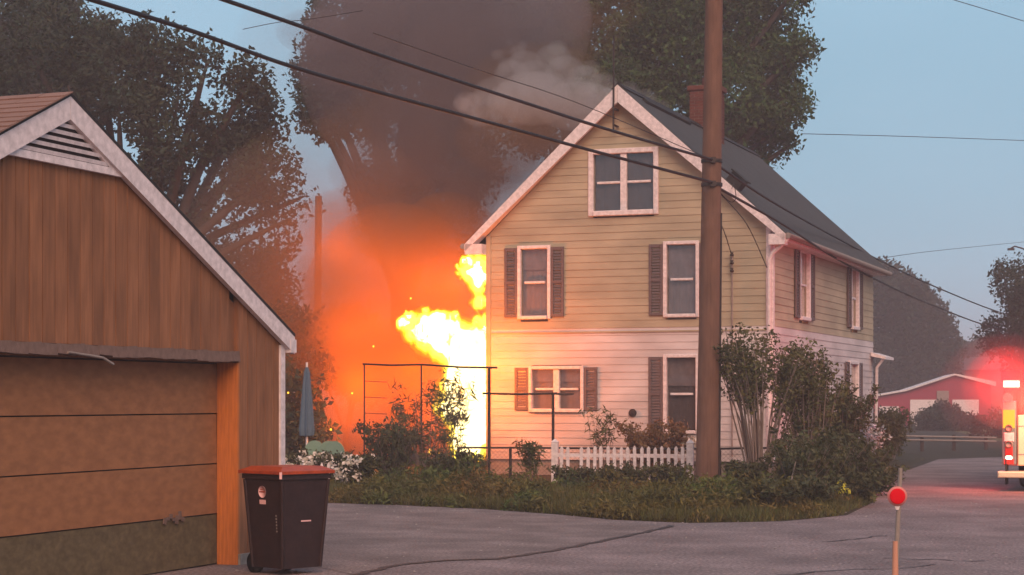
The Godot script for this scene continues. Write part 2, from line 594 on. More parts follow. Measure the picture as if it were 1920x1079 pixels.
	# the yard lawn, a low bank above the road
	var edge := [Vector2(-6, -34.2), Vector2(-3.2, -33.6), Vector2(-1.8, -32.8), Vector2(-0.4, -31.7), Vector2(0.7, -30.3), Vector2(1.6, -28.9), Vector2(2.6, -28.2), Vector2(4.0, -28.6), Vector2(5.1, -30.1), Vector2(6.2, -33.7), Vector2(6.9, -37), Vector2(9.3, -47), Vector2(12.5, -58)]
	var lawn := mb()
	for i in edge.size() - 1:
		for k in 4:
			var a: Vector2 = edge[i].lerp(edge[i + 1], k / 4.0)
			var b: Vector2 = edge[i].lerp(edge[i + 1], (k + 1) / 4.0)
			var prof := [[0.0, 0.0], [0.35, 0.07], [1.2, 0.14], [3.0, 0.16], [9.0, 0.16], [30.0, 0.16]]
			for j in prof.size() - 1:
				var back := Vector2(-0.12, -1.0)
				var p0: Vector2 = a + back * float(prof[j][0])
				var p1: Vector2 = b + back * float(prof[j][0])
				var p2: Vector2 = b + back * float(prof[j + 1][0])
				var p3: Vector2 = a + back * float(prof[j + 1][0])
				var y0: float = prof[j][1]
				var y1: float = prof[j + 1][1]
				quad(lawn, Vector3(p0.x, y0, p0.y), Vector3(p1.x, y0, p1.y), Vector3(p2.x, y1, p2.y), Vector3(p3.x, y1, p3.y), Vector3(p0.x, -5, p0.y))
	struct("yard_lawn", lawn, mats["lawn"])
	# grass blades along the verge and in the yard
	var blade := leaf_mesh(9, 0.07, 0.16, 0.012, leaf_mat("grass_blade", lc(0.08, 0.085, 0.026)), 1.6)
	var copies := []
	var tints := []
	for i in 9000:
		var k := rng.randi() % (edge.size() - 2)
		var t := rf(0, 1)
		var e: Vector2 = edge[k].lerp(edge[k + 1], t)
		var back := pow(rf(0, 1), 2.2) * 6.5
		var p := e + Vector2(-0.12, -1) * (back - 0.08 + sin(e.x * 5.0) * 0.08)
		var y := 0.16 if back > 1.2 else lerpf(0.0, 0.14, back / 1.2)
		copies.append(Transform3D(Basis(Vector3.UP, rf(0, TAU)).scaled(Vector3(rf(0.8, 1.8), rf(0.5, 1.9), rf(0.8, 1.8))), Vector3(p.x, y + 0.05, p.y)))
		var v := rf(0.6, 1.4)
		tints.append(Color(v * rf(0.9, 1.35), v, v * rf(0.8, 1.2)))
	var o := scatter("verge_grass", blade, copies, tints)
	tag(o, "rough green grass growing along the verge in front of the picket fence", "grass")
	var weed := leaf_mesh(12, 0.10, 0.10, 0.035, leaf_mat("verge_leaf", lc(0.085, 0.095, 0.03)), 0.5)
	var patch := FastNoiseLite.new()
	patch.seed = 77
	patch.frequency = 0.55
	patch.fractal_octaves = 3
	copies = []
	tints = []
	for i in 5200:
		var k := rng.randi() % (edge.size() - 3)
		var e: Vector2 = edge[k].lerp(edge[k + 1], rf(0, 1))
		var back := pow(rf(0, 1), 1.6) * 5.5
		var p := e + Vector2(-0.12, -1) * (back - 0.22 + patch.get_noise_2d(e.x * 3.0, 5.0) * 0.35)
		var v := patch.get_noise_2d(p.x, p.y)
		if v < -0.05:
			continue
		var y := 0.16 if back > 1.2 else lerpf(0.0, 0.14, back / 1.2)
		copies.append(Transform3D(rnd_basis(rf(0.6, 1.2)), Vector3(p.x, y + rf(0.02, 0.14 + 0.75 * maxf(v, 0.0) * minf(back, 1.0)), p.y)))
		var t := rf(0.6, 1.4)
		var dry := 0.5 + patch.get_noise_2d(p.x * 0.7 + 40.0, p.y * 0.7)
		tints.append(Color(t * lerpf(0.8, 1.7, dry), t, t * rf(0.8, 1.1)))
	tag(scatter("verge_weeds", weed, copies, tints), "patchy mixed weeds along the road verge", "weeds")
	# far ground: a bright field strip and hedge mass behind the truck
	struct("field", sheet([Vector2(19, -70), Vector2(44, -60), Vector2(80, -140), Vector2(30, -140)], 0.006), mat("field_grass", lc(0.17, 0.17, 0.05), 0.95, Vector3.ONE * 0.5, Vector3.ONE * 0.05, 0.0, 0.0, "grit"))

# ---------------------------------------------------------------- house
func cut(a: float, b: float, holes: Array) -> Array:        # the pieces of [a, b] left by the holes
	var parts := [[a, b]]
	for h in holes:
		var next := []
		for p in parts:
			if h[1] <= p[0] or h[0] >= p[1]:
				next.append(p)
				continue
			if h[0] > p[0] + 0.02:
				next.append([p[0], h[0]])
			if h[1] < p[1] - 0.02:
				next.append([h[1], p[1]])
		parts = next
	return parts

# a sash window in a wall opening: x, y from its lower corner, z out of the wall
func window(parent: Node3D, xf: Transform3D, w: float, h: float, lights: int, casing := 0.085) -> Node3D:
	var n := part_node("window", parent)
	n.transform = xf
	for s in [[Vector3(-casing * 0.5, h * 0.5, 0.02), Vector3(casing, h + casing * 2, 0.09)], [Vector3(w + casing * 0.5, h * 0.5, 0.02), Vector3(casing, h + casing * 2, 0.09)],
			[Vector3(w * 0.5, h + casing * 0.5, 0.022), Vector3(w - 0.002, casing, 0.09)], [Vector3(w * 0.5, -casing * 0.5, 0.035), Vector3(w - 0.002, casing, 0.12)]]:
		var st := mb()
		slab(st, s[0], s[1], 0.012)
		obj("frame", st, mats["trim"], n)
	var each := w / lights
	for k in lights:
		if k > 0:
			var st := mb()
			slab(st, Vector3(each * k, h * 0.5, -0.01), Vector3(0.14, h - 0.002, 0.08), 0.01)
			obj("mullion", st, mats["trim"], n)
		var st2 := mb()
		slab(st2, Vector3(each * (k + 0.5), h * 0.5, -0.025), Vector3(each - 0.146, 0.05, 0.05), 0.008)
		obj("meeting_rail", st2, mats["trim"], n)
		for j in 2:
			var g := mb()
			var x0 := each * k + 0.002 + (0.07 if k > 0 else 0.0)
			var x1 := each * (k + 1) - 0.002 - (0.07 if k < lights - 1 else 0.0)
			box(g, Vector3((x0 + x1) * 0.5, h * (0.25 + 0.5 * j), -0.035 - 0.012 * (1 - j)), Vector3(x1 - x0, h * 0.5 - 0.002, 0.004))
			obj("pane", g, mats["glass"], n)
	var cst := mb()
	var steps := 14
	for k in steps:
		var xa := w * k / steps
		var xb := w * (k + 1) / steps
		var za := -0.11 + 0.003 * sin(k * 2.4 + w * 9.0)
		var zb := -0.11 + 0.003 * sin((k + 1) * 2.4 + w * 9.0)
		quad(cst, Vector3(xa, 0, za), Vector3(xb, 0, zb), Vector3(xb, h, zb), Vector3(xa, h, za), Vector3(w * 0.5, h * 0.5, -1))
	if rng.randf() < 0.5:
		var bl := mb()
		var drop := rf(0.25, 0.5)
		box(bl, Vector3(w * 0.5, h * (1.0 - drop * 0.5), -0.085), Vector3(w - 0.01, h * drop, 0.01))
		obj("blind", bl, mats["curtain_1"], n)
	obj("curtain", cst, mats["curtain_%d" % (rng.randi() % 3)], n)
	return n

func shutter(parent: Node3D, xf: Transform3D, w: float, h: float) -> void:
	var n := part_node("shutter", parent)
	n.transform = xf
	var st := mb()
	slab(st, Vector3(0.03, h * 0.5, 0.035), Vector3(0.06, h, 0.035))
	slab(st, Vector3(w - 0.03, h * 0.5, 0.035), Vector3(0.06, h, 0.035))
	for y in [0.035, h * 0.5, h - 0.035]:
		slab(st, Vector3(w * 0.5, y, 0.035), Vector3(w - 0.122, 0.07, 0.035))
	obj("shutter_frame", st, mats["shutter"], n)
	var count := int((h - 0.14) / 0.062)
	var ls := mb()
	for i in count:
		var y := 0.09 + (h - 0.18) * (i + 0.5) / count
		box(ls, Vector3(w * 0.5, y, 0.028), Vector3(w - 0.124, 0.05, 0.008), Basis(Vector3.RIGHT, -0.5))
	obj("louvers", ls, mats["shutter"], n).set_meta("kind", "stuff")

func house() -> void:
	var h := thing("house", "two storey gable fronted house with tan and white clapboards, fire at its side", "house", HOUSE, YAW)
	var peak_x := 3.10
	var peak_y := 8.32
	var eave_y := 5.40
	var base_y := 0.50
	var brk := 3.28
	var front_open := [[0.80, 1.42, 3.63, 5.09, 1], [4.11, 4.75, 3.62, 5.09, 1], [4.11, 4.75, 1.15, 2.69, 1], [1.06, 2.18, 1.60, 2.46, 2], [2.47, 3.82, 5.86, 7.08, 2]]
	var side_open := [[2.62, 3.55, 3.65, 5.08, 1], [8.6, 9.5, 3.65, 5.08, 1], [8.35, 9.45, 1.1, 2.69, 1], [3.6, 4.6, 1.1, 2.69, 1]]
	var pitch := 0.158
	var side_xf := Transform3D(Basis(Vector3(0, 0, -1), Vector3.UP, Vector3(1, 0, 0)), Vector3(HW, 0, 0))
	# sheathing: the closed body behind the boards
	var st := mb()
	box(st, Vector3(HW * 0.5, eave_y * 0.5 + 0.02, -HL * 0.5), Vector3(HW - 0.26, eave_y - 0.04, HL - 0.26))
	hexa(st, [Vector3(0.13, eave_y, -0.13), Vector3(HW - 0.13, eave_y, -0.13), Vector3(HW - 0.13, eave_y, -HL + 0.13), Vector3(0.13, eave_y, -HL + 0.13),
		Vector3(peak_x - 0.02, peak_y - 0.16, -0.13), Vector3(peak_x + 0.02, peak_y - 0.16, -0.13), Vector3(peak_x + 0.02, peak_y - 0.16, -HL + 0.13), Vector3(peak_x - 0.02, peak_y - 0.16, -HL + 0.13)])
	obj("sheathing", st, mats["curtain"], h)
	var fd := mb()
	box(fd, Vector3(HW * 0.5, 0.25, -HL * 0.5), Vector3(HW - 0.06, 0.5, HL - 0.06))
	obj("foundation", fd, mats["concrete"], h)
	# clapboards, each piece between openings a board of its own
	var left_slope := (peak_y - eave_y) / peak_x
	var right_slope := (peak_y - eave_y) / (HW - peak_x)
	var rows := int((peak_y - base_y) / pitch)
	for r in rows:
		var y0 := base_y + r * pitch
		var y1 := minf(y0 + pitch, peak_y - 0.02)
		var xl := 0.0; var xr := HW; var xl1 := 0.0; var xr1 := HW
		if y1 > eave_y:
			xl = maxf(0.0, (y0 - eave_y) / left_slope); xl1 = (y1 - eave_y) / left_slope
			xr = minf(HW, HW - (y0 - eave_y) / right_slope); xr1 = HW - (y1 - eave_y) / right_slope
		var holes := []
		for o in front_open:
			if y1 > o[2] + 0.01 and y0 < o[3] - 0.01:
				holes.append([o[0] - 0.01, o[1] + 0.01])
		for p in cut(xl, xr, holes):
			var a: float = p[0]; var b: float = p[1]
			var a1: float = maxf(a, xl1); var b1: float = minf(b, xr1)
			if b1 <= a1:
				continue
			var bm := mb()
			var wob := rf(-0.0015, 0.0015)
			hexa(bm, [Vector3(a, y0, -0.14), Vector3(b, y0, -0.14), Vector3(b, y0, 0.017 + wob), Vector3(a, y0, 0.017 + wob),
				Vector3(a1, y1 - 0.001, -0.14), Vector3(b1, y1 - 0.001, -0.14), Vector3(b1, y1 - 0.001, 0.004 + wob), Vector3(a1, y1 - 0.001, 0.004 + wob)])
			obj("clapboard", bm, mats[("siding_white_%d" if y0 < brk - 0.05 else "siding_tan_%d") % (rng.randi() % 4)], h)
		if y1 <= eave_y + 0.02:
			var sh := []
			for o in side_open:
				if y1 > o[2] + 0.01 and y0 < o[3] - 0.01:
					sh.append([o[0] - 0.01, o[1] + 0.01])
			for p in cut(0.002, HL, sh):
				var bm := mb()
				var wob := rf(-0.0015, 0.0015)
				hexa(bm, [Vector3(p[0], y0, -0.14), Vector3(p[1], y0, -0.14), Vector3(p[1], y0, 0.017 + wob), Vector3(p[0], y0, 0.017 + wob),
					Vector3(p[0], y1 - 0.001, -0.14), Vector3(p[1], y1 - 0.001, -0.14), Vector3(p[1], y1 - 0.001, 0.004 + wob), Vector3(p[0], y1 - 0.001, 0.004 + wob)])
				obj("clapboard", bm, mats[("siding_white_%d" if y0 < brk - 0.05 else "siding_tan_%d") % (rng.randi() % 4)], h).transform = side_xf
	# plain wall towards the fire and at the back
	var bw := mb()
	box(bw, Vector3(-0.005, (base_y + eave_y) * 0.5, -HL * 0.5 - 0.07), Vector3(0.03, eave_y - base_y, HL - 0.14))
	box(bw, Vector3(HW * 0.5, (base_y + eave_y) * 0.5, -HL - 0.01), Vector3(HW, eave_y - base_y, 0.03))
	obj("rear_wall", bw, mats["siding_tan_1"], h)
	# corner boards
	for c in [Vector3(0.04, 0, 0.034), Vector3(HW - 0.05, 0, 0.034)]:
		var cb := mb()
		slab(cb, Vector3(c.x, (base_y + eave_y) * 0.5, 0.02), Vector3(0.11, eave_y - base_y, 0.05), 0.01)
		obj("corner_board", cb, mats["trim"] if c.x > 1.0 else mats["siding_tan_1"], h)
	var cs := mb()
	box(cs, Vector3(HW + 0.02, (base_y + eave_y) * 0.5, -0.05), Vector3(0.05, eave_y - base_y, 0.11))
	obj("corner_board", cs, mats["trim"], h)
	# drip strip at the change of colour
	var ds := mb()
	box(ds, Vector3(HW * 0.5, brk - 0.02, 0.03), Vector3(HW - 0.2, 0.03, 0.03))
	obj("drip_strip", ds, mats["siding_tan_3"], h)
	# windows and shutters
	for o in front_open:
		window(h, Transform3D(Basis(), Vector3(o[0], o[2], 0.0)), o[1] - o[0], o[3] - o[2], o[4], 0.11 if o[4] == 2 and o[2] > 5.0 else 0.075)
	for o in side_open:
		var t := side_xf * Transform3D(Basis(), Vector3(o[0], o[2], 0.0))
		window(h, t, o[1] - o[0], o[3] - o[2], o[4])
		shutter(h, side_xf * Transform3D(Basis(), Vector3(o[0] - 0.53, o[2] - 0.05, 0.02)), 0.42, o[3] - o[2] + 0.1)
		shutter(h, side_xf * Transform3D(Basis(), Vector3(o[1] + 0.10, o[2] - 0.05, 0.02)), 0.42, o[3] - o[2] + 0.1)
	for s in [[0.42, 3.6, 0.30, 1.52], [1.50, 3.6, 0.30, 1.52], [3.72, 3.59, 0.31, 1.52], [4.83, 3.59, 0.31, 1.52], [3.71, 1.13, 0.32, 1.58], [4.83, 1.13, 0.32, 1.58], [0.66, 1.57, 0.32, 0.93], [2.26, 1.57, 0.30, 0.93]]:
		shutter(h, Transform3D(Basis(), Vector3(s[0], s[1], 0.0)), s[2], s[3])
	# roof: two slopes with an overhang
	var over := 0.28
	for side in [-1, 1]:
		var slope := left_slope if side < 0 else right_slope
		var ex := -0.42 if side < 0 else HW + 0.36
		var ey := eave_y + 0.10 - slope * 0.38
		var py := peak_y + 0.16
		var rs := mb()
		hexa(rs, [Vector3(ex, ey, over), Vector3(peak_x + side * 0.003, py - 0.06, over), Vector3(peak_x + side * 0.003, py - 0.06, -HL - 0.3), Vector3(ex, ey, -HL - 0.3),
			Vector3(ex, ey + 0.09, over), Vector3(peak_x + side * 0.003, py + 0.05, over), Vector3(peak_x + side * 0.003, py + 0.05, -HL - 0.3), Vector3(ex, ey + 0.09, -HL - 0.3)])
		obj("roof_slope", rs, mats["roof"], h)
		# shingle courses, the butt edge of each one standing proud
		var courses := 30
		var cm := mb()
		for c in courses:
			var t0 := float(c) / courses
			var t1 := float(c + 1) / courses
			var a := Vector3(lerpf(ex, peak_x, t0), lerpf(ey + 0.09, py + 0.05, t0), 0)
			var b := Vector3(lerpf(ex, peak_x, t1), lerpf(ey + 0.09, py + 0.05, t1), 0)
			var up := Vector3(-(b - a).y * side, absf((b - a).x), 0).normalized()
			if up.y < 0: up = -up
			hexa(cm, [a + Vector3(0, 0, over - 0.01), b + Vector3(0, 0, over - 0.01), b + Vector3(0, 0, -HL - 0.28), a + Vector3(0, 0, -HL - 0.28),
				a + up * 0.02 + Vector3(0, 0, over - 0.01), b + up * 0.006 + Vector3(0, 0, over - 0.01), b + up * 0.006 + Vector3(0, 0, -HL - 0.28), a + up * 0.02 + Vector3(0, 0, -HL - 0.28)])
		var co := obj("shingle_courses", cm, mats["roof"], h)
		co.set_meta("kind", "stuff")
		# rake board along the gable, in front of the overhang
		var rb := mb()
		var wd := 0.26
		hexa(rb, [Vector3(ex, ey - 0.10, over - 0.05), Vector3(peak_x + side * 0.004, py - wd - 0.08, over - 0.05), Vector3(peak_x + side * 0.004, py - wd - 0.08, over + 0.03), Vector3(ex, ey - 0.10, over + 0.03),
			Vector3(ex, ey + 0.07, over - 0.05), Vector3(peak_x + side * 0.004, py + 0.03, over - 0.05), Vector3(peak_x + side * 0.004, py + 0.03, over + 0.03), Vector3(ex, ey + 0.07, over + 0.03)])
		obj("rake_board", rb, mats["trim"], h)
		var sf := mb()
		hexa(sf, [Vector3(ex + side * -0.05, ey - 0.07, 0.03), Vector3(peak_x, py - 0.20, 0.03), Vector3(peak_x, py - 0.20, over - 0.052), Vector3(ex + side * -0.05, ey - 0.07, over - 0.052),
			Vector3(ex + side * -0.05, ey - 0.03, 0.03), Vector3(peak_x, py - 0.16, 0.03), Vector3(peak_x, py - 0.16, over - 0.052), Vector3(ex + side * -0.05, ey - 0.03, over - 0.052)])
		obj("soffit", sf, mats["trim"], h)
		# boxed eave return and eave fascia
		var er := mb()
		box(er, Vector3((ex + (0.0 if side < 0 else HW)) * 0.5, ey - 0.04, over * 0.5 + 0.03), Vector3(absf(ex - (0.0 if side < 0 else HW)) - 0.02, 0.22, over))
		box(er, Vector3((ex + (0.0 if side < 0 else HW)) * 0.5, ey - 0.02, -HL * 0.5), Vector3(absf(ex - (0.0 if side < 0 else HW)) - 0.04, 0.10, HL))
		obj("eave_box", er, mats["trim"], h)
		var gt := mb()
		tube(gt, [Vector3(ex + side * 0.05, ey + 0.03, over), Vector3(ex + side * 0.05, ey - 0.01, -HL - 0.25)], [0.065], 8)
		obj("gutter", gt, mats["old_trim"], h)
	var rd := mb()
	for k in 2:
		var s := -1.0 if k == 0 else 1.0
		box(rd, Vector3(peak_x + s * 0.07, peak_y + 0.175, -HL * 0.5), Vector3(0.2, 0.03, HL + 0.5), Basis(Vector3.BACK, -s * 0.72))
	obj("ridge_cap", rd, mats["roof_dark"], h)
	# scorched strip that runs beside the ridge, and a small dark roof vent by the rake
	var rv := mb()
	var sl := Vector3(1, -right_slope, 0).normalized()
	var bs := Basis(sl, Vector3(right_slope, 1, 0).normalized(), Vector3.BACK)
	box(rv, Vector3(peak_x, peak_y + 0.21, 0) + sl * 0.35 + Vector3(0, 0, -2.6) + bs.y * 0.03, Vector3(0.12, 0.06, 3.6), bs)
	obj("roof_flashing", rv, mats["roof_dark"], h)
	var vb := mb()
	box(vb, Vector3(5.62, 6.35, 0.05), Vector3(0.34, 0.30, 0.34), bs)
	box(vb, Vector3(5.62, 6.35, 0.05) + bs.y * 0.17, Vector3(0.42, 0.03, 0.42), bs)
	obj("roof_vent", vb, mats["roof_dark"], h)
	# downspout at the corner
	var dp := mb()
	tube(dp, [Vector3(HW + 0.42, 5.2, 0.22), Vector3(HW + 0.36, 5.08, 0.20), Vector3(HW + 0.06, 4.86, 0.10), Vector3(HW - 0.02, 4.72, 0.10), Vector3(HW - 0.02, 0.5, 0.10)], [0.045], 8)
	obj("downspout", dp, mats["trim"], h)
	# small porch roof and its downspout at the far end of the side wall
	var pr := mb()
	hexa(pr, [Vector3(HW + 0.03, 2.95, -HL + 0.5), Vector3(HW + 0.42, 2.86, -HL + 0.5), Vector3(HW + 0.42, 2.86, -HL - 0.8), Vector3(HW + 0.03, 2.95, -HL - 0.8),
		Vector3(HW + 0.03, 3.05, -HL + 0.5), Vector3(HW + 0.42, 2.93, -HL + 0.5), Vector3(HW + 0.42, 2.93, -HL - 0.8), Vector3(HW + 0.03, 3.05, -HL - 0.8)])
	obj("porch_roof", pr, mats["trim"], h)
	var pd := mb()
	tube(pd, [Vector3(HW + 0.34, 2.86, -HL + 0.4), Vector3(HW + 0.16, 2.65, -HL + 0.3), Vector3(HW + 0.13, 0.3, -HL + 0.3)], [0.04], 8)
	obj("downspout", pd, mats["trim"], h)
	# chimney: brick shaft with courses, a corbel and a flue
	var ch := part_node("chimney", h, Vector3(peak_x + 0.12, 0, -6.6))
	var sh2 := mb()
	box(sh2, Vector3(0, 8.5, 0), Vector3(0.66, 1.9, 0.66))
	obj("shaft", sh2, mats["mortar"], ch)
	for c in 19:
		for f in 2:
			for k in 3:
				var bk := mb()
				var off := 0.11 if c % 2 == 0 else 0.0
				var x0 := clampf(-0.345 + k * 0.235 - off, -0.345, 0.345)
				var x1 := clampf(-0.345 + k * 0.235 - off + 0.222, -0.345, 0.345)
				if x1 - x0 < 0.04:
					continue
				var y := 8.05 + c * 0.075
				if f == 0:
					box(bk, Vector3((x0 + x1) * 0.5, y, 0.335), Vector3(x1 - x0, 0.063, 0.03))
				else:
					box(bk, Vector3(0.335, y, (x0 + x1) * 0.5), Vector3(0.03, 0.063, x1 - x0))
				obj("brick", bk, mats["brick"], ch)
	var cb2 := mb()
	slab(cb2, Vector3(0, 9.44, 0), Vector3(0.8, 0.12, 0.8), 0.02)
	tube(cb2, [Vector3(0, 9.5, 0), Vector3(0, 9.72, 0)], [0.13], 10)
	obj("chimney_cap", cb2, mats["brick"], ch)
	# antenna mast bolted to the gable
	var an := mb()
	tube(an, [Vector3(3.03, 7.55, 0.36), Vector3(3.04, 9.55, 0.36)], [0.022, 0.018], 6)
	box(an, Vector3(3.03, 8.0, 0.2), Vector3(0.05, 0.04, 0.3))
	box(an, Vector3(3.03, 7.65, 0.2), Vector3(0.05, 0.04, 0.3))
	obj("antenna_mast", an, mats["iron"], h)
	# round vent on the white wall, electric service conduit with insulators
	var vt := mb()
	lathe(vt, Vector3(3.354, 1.515, 0.02), [Vector2(0, 0.05), Vector2(0.06, 0.05), Vector2(0.085, 0.03), Vector2(0.09, 0.0)], 12, Basis(Vector3.RIGHT, Vector3.BACK, Vector3.DOWN))
	obj("wall_vent", vt, mats["iron"], h)
	var cd := mb()
	tube(cd, [Vector3(5.55, 4.85, 0.08), Vector3(5.55, 0.6, 0.08)], [0.016], 6)
	obj("conduit", cd, mats["old_trim"], h)
	for y in [4.85, 4.68, 4.52]:
		var ins := mb()
		lathe(ins, Vector3(5.55, y - 0.04, 0.10), [Vector2(0.0, 0), Vector2(0.04, 0.0), Vector2(0.045, 0.03), Vector2(0.025, 0.05), Vector2(0.04, 0.08), Vector2(0, 0.085)], 8)
		obj("insulator", ins, mats["iron"], h)

# ---------------------------------------------------------------- garage
func garage() -> void:
	var g := thing("garage", "brown plank garage with white trimmed gable and overhead door, beside the bin", "garage", GARAGE, YAW)
	# in its own axes: the front wall is the plane x = 0, z runs along the front towards the camera, -x goes into the garage
	var half := 4.33
	var peak_y := 4.42
	var eave_y := 2.42
	var slope := (peak_y - eave_y) / half
	var d0 := 1.03          # door opening from here ...
	var d1 := 7.0           # ... to here
	var head := 2.2
	var len := 7.0
	# planks: each one a board, cut by the gable above and the door below
	var w := 0.203
	var n := int(ceil(half * 2 / w))
	for i in n:
		var z0 := i * w
		var z1 := minf(z0 + w - 0.012, half * 2)
		var m := (z0 + z1) * 0.5
		var y0 := head + 0.12 if (m > d0 and m < d1) else 0.12
		var ta := eave_y + slope * (z0 if z0 < half else half * 2 - z0)
		var tb := eave_y + slope * (z1 if z1 < half else half * 2 - z1)
		var st := mb()
		var x := rf(-0.002, 0.003)
		if z0 < d0 and z1 > d0:
			z1 = d0 - 0.003
		elif m > d0 and z0 < d0:
			z0 = d0
		hexa(st, [Vector3(-0.05, y0, z0), Vector3(x, y0, z0), Vector3(x, y0, z1), Vector3(-0.05, y0, z1), Vector3(-0.05, ta, z0), Vector3(x, ta, z0), Vector3(x, tb, z1), Vector3(-0.05, tb, z1)])
		obj("plank", st, mats["plank_%d" % (rng.randi() % 4)], g)
	# the groove backing and the other walls
	var bk := mb()
	for piece in [[0.0, d0, 0.0], [d0, d1, head], [d1, half * 2, 0.0]]:
		var ya: float = eave_y + slope * (piece[0] if piece[0] < half else half * 2 - piece[0]) - 0.05
		hexa(bk, [Vector3(-0.12, piece[2], piece[0]), Vector3(-0.045, piece[2], piece[0]), Vector3(-0.045, piece[2], piece[1]), Vector3(-0.12, piece[2], piece[1]),
			Vector3(-0.12, eave_y - 0.05, piece[0]), Vector3(-0.045, eave_y - 0.05, piece[0]), Vector3(-0.045, eave_y - 0.05, piece[1]), Vector3(-0.12, eave_y - 0.05, piece[1])])
	hexa(bk, [Vector3(-0.12, eave_y - 0.05, 0), Vector3(-0.045, eave_y - 0.05, 0), Vector3(-0.045, eave_y - 0.05, half * 2), Vector3(-0.12, eave_y - 0.05, half * 2),
		Vector3(-0.12, peak_y - 0.05, half - 0.02), Vector3(-0.045, peak_y - 0.05, half - 0.02), Vector3(-0.045, peak_y - 0.05, half + 0.02), Vector3(-0.12, peak_y - 0.05, half + 0.02)])
	box(bk, Vector3(-len * 0.5, eave_y * 0.5, 0.05), Vector3(len - 0.3, eave_y - 0.1, 0.1))
	box(bk, Vector3(-len * 0.5, eave_y * 0.5, half * 2 - 0.05), Vector3(len - 0.3, eave_y - 0.1, 0.1))
	box(bk, Vector3(-len, eave_y * 0.5, half), Vector3(0.1, eave_y, half * 2))
	obj("wall_backing", bk, mats["plank_1"], g)
	var sill := mb()
	box(sill, Vector3(-0.02, 0.06, d0 * 0.5 + 0.06), Vector3(0.10, 0.12, d0 - 0.14))
	obj("footing", sill, mats["concrete"], g)
	# overhead door: four panels, the lowest damp and stained
	var rec := -0.25
	for k in 4:
		var st := mb()
		var y0 := 0.02 + k * (head - 0.02) / 4.0
		var y1 := y0 + (head - 0.02) / 4.0 - 0.014
		var tilt := 0.004 * (k % 2)
		hexa(st, [Vector3(rec - 0.05, y0, d0 + 0.01), Vector3(rec + tilt, y0, d0 + 0.01), Vector3(rec + tilt, y0, d1), Vector3(rec - 0.05, y0, d1),
			Vector3(rec - 0.05, y1, d0 + 0.01), Vector3(rec - 0.006 + tilt, y1, d0 + 0.01), Vector3(rec - 0.006 + tilt, y1, d1), Vector3(rec - 0.05, y1, d1)])
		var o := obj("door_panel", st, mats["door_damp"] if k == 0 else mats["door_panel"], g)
		if k == 0:
			o.set_meta("label", "lowest garage door panel, dark and damp stained")
	var back := mb()
	box(back, Vector3(rec - 0.09, head * 0.5, (d0 + d1) * 0.5), Vector3(0.04, head, d1 - d0 + 0.1))
	obj("door_backing", back, mats["louver_dark"], g)
	# splintered patch on the lowest joint
	var sp := mb()
	for k in 7:
		var z := d0 + 0.75 + k * 0.06
		box(sp, Vector3(rec + 0.012, 0.565 + rf(-0.03, 0.02), z), Vector3(0.012, rf(0.03, 0.09), 0.055), Basis(Vector3.RIGHT, rf(-0.3, 0.3)))
	obj("door_splinters", sp, mats["peeled"], g).set_meta("kind", "stuff")
	# jambs and head
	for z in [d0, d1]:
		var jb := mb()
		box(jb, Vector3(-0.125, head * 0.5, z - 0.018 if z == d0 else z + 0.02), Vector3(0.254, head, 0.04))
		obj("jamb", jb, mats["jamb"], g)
	var hd := mb()
	box(hd, Vector3(-0.15, head + 0.06, (d0 + d1) * 0.5), Vector3(0.2, 0.118, d1 - d0 - 0.005))
	obj("door_head", hd, mats["louver_dark"], g)
	var fl := mb()
	var steps := 26
	for k in steps:
		var z0 := d0 - 0.02 + (d1 - d0) * k / steps
		var z1 := d0 - 0.02 + (d1 - d0) * (k + 1) / steps
		var ya := head + 0.015 + rf(-0.008, 0.008)
		hexa(fl, [Vector3(-0.04, ya, z0), Vector3(0.028, ya, z0), Vector3(0.028, ya + rf(-0.01, 0.01), z1), Vector3(-0.04, ya, z1),
			Vector3(-0.04, head + 0.12, z0), Vector3(0.012, head + 0.12 + rf(-0.01, 0.012), z0), Vector3(0.012, head + 0.12, z1), Vector3(-0.04, head + 0.12, z1)])
	obj("head_flashing", fl, mats["peeled"], g).set_meta("label", "peeling pale flashing above the garage door")
	var lo := mb()
	tube(lo, [Vector3(0.03, 2.24, 4.3), Vector3(0.05, 2.215, 3.95), Vector3(0.05, 2.20, 3.75), Vector3(0.06, 2.14, 3.58)], [0.014], 5)
	obj("loose_strip", lo, mats["old_trim"], g)
	# corner trim
	var ct := mb()
	box(ct, Vector3(0.012, eave_y * 0.5, 0.03), Vector3(0.03, eave_y, 0.09))
	box(ct, Vector3(-0.05, eave_y * 0.5, -0.022), Vector3(0.15, eave_y, 0.03))
	obj("corner_trim", ct, mats["trim"], g)
	# rake boards and soffits, roof slopes with an overhang
	var over := 0.06
	for side in [0, 1]:
		var ez := -0.17 if side == 0 else half * 2 + 0.17
		var ey := eave_y - slope * 0.17
		var rk := mb()
		var inz := half + (0.003 if side == 1 else -0.003)
		hexa(rk, [Vector3(over - 0.04, ey - 0.02, ez), Vector3(over + 0.02, ey - 0.02, ez), Vector3(over + 0.02, peak_y - 0.03, inz), Vector3(over - 0.04, peak_y - 0.03, inz),
			Vector3(over - 0.04, ey + 0.20, ez), Vector3(over + 0.02, ey + 0.20, ez), Vector3(over + 0.02, peak_y + 0.20, inz), Vector3(over - 0.04, peak_y + 0.20, inz)])
		obj("rake_board", rk, mats["trim"], g)
		var rs := mb()
		hexa(rs, [Vector3(-len - 0.3, ey + 0.175, ez), Vector3(over + 0.024, ey + 0.175, ez), Vector3(over + 0.024, peak_y + 0.185, inz), Vector3(-len - 0.3, peak_y + 0.185, inz),
			Vector3(-len - 0.3, ey + 0.21, ez), Vector3(over + 0.024, ey + 0.21, ez), Vector3(over + 0.024, peak_y + 0.22, inz), Vector3(-len - 0.3, peak_y + 0.22, inz)])
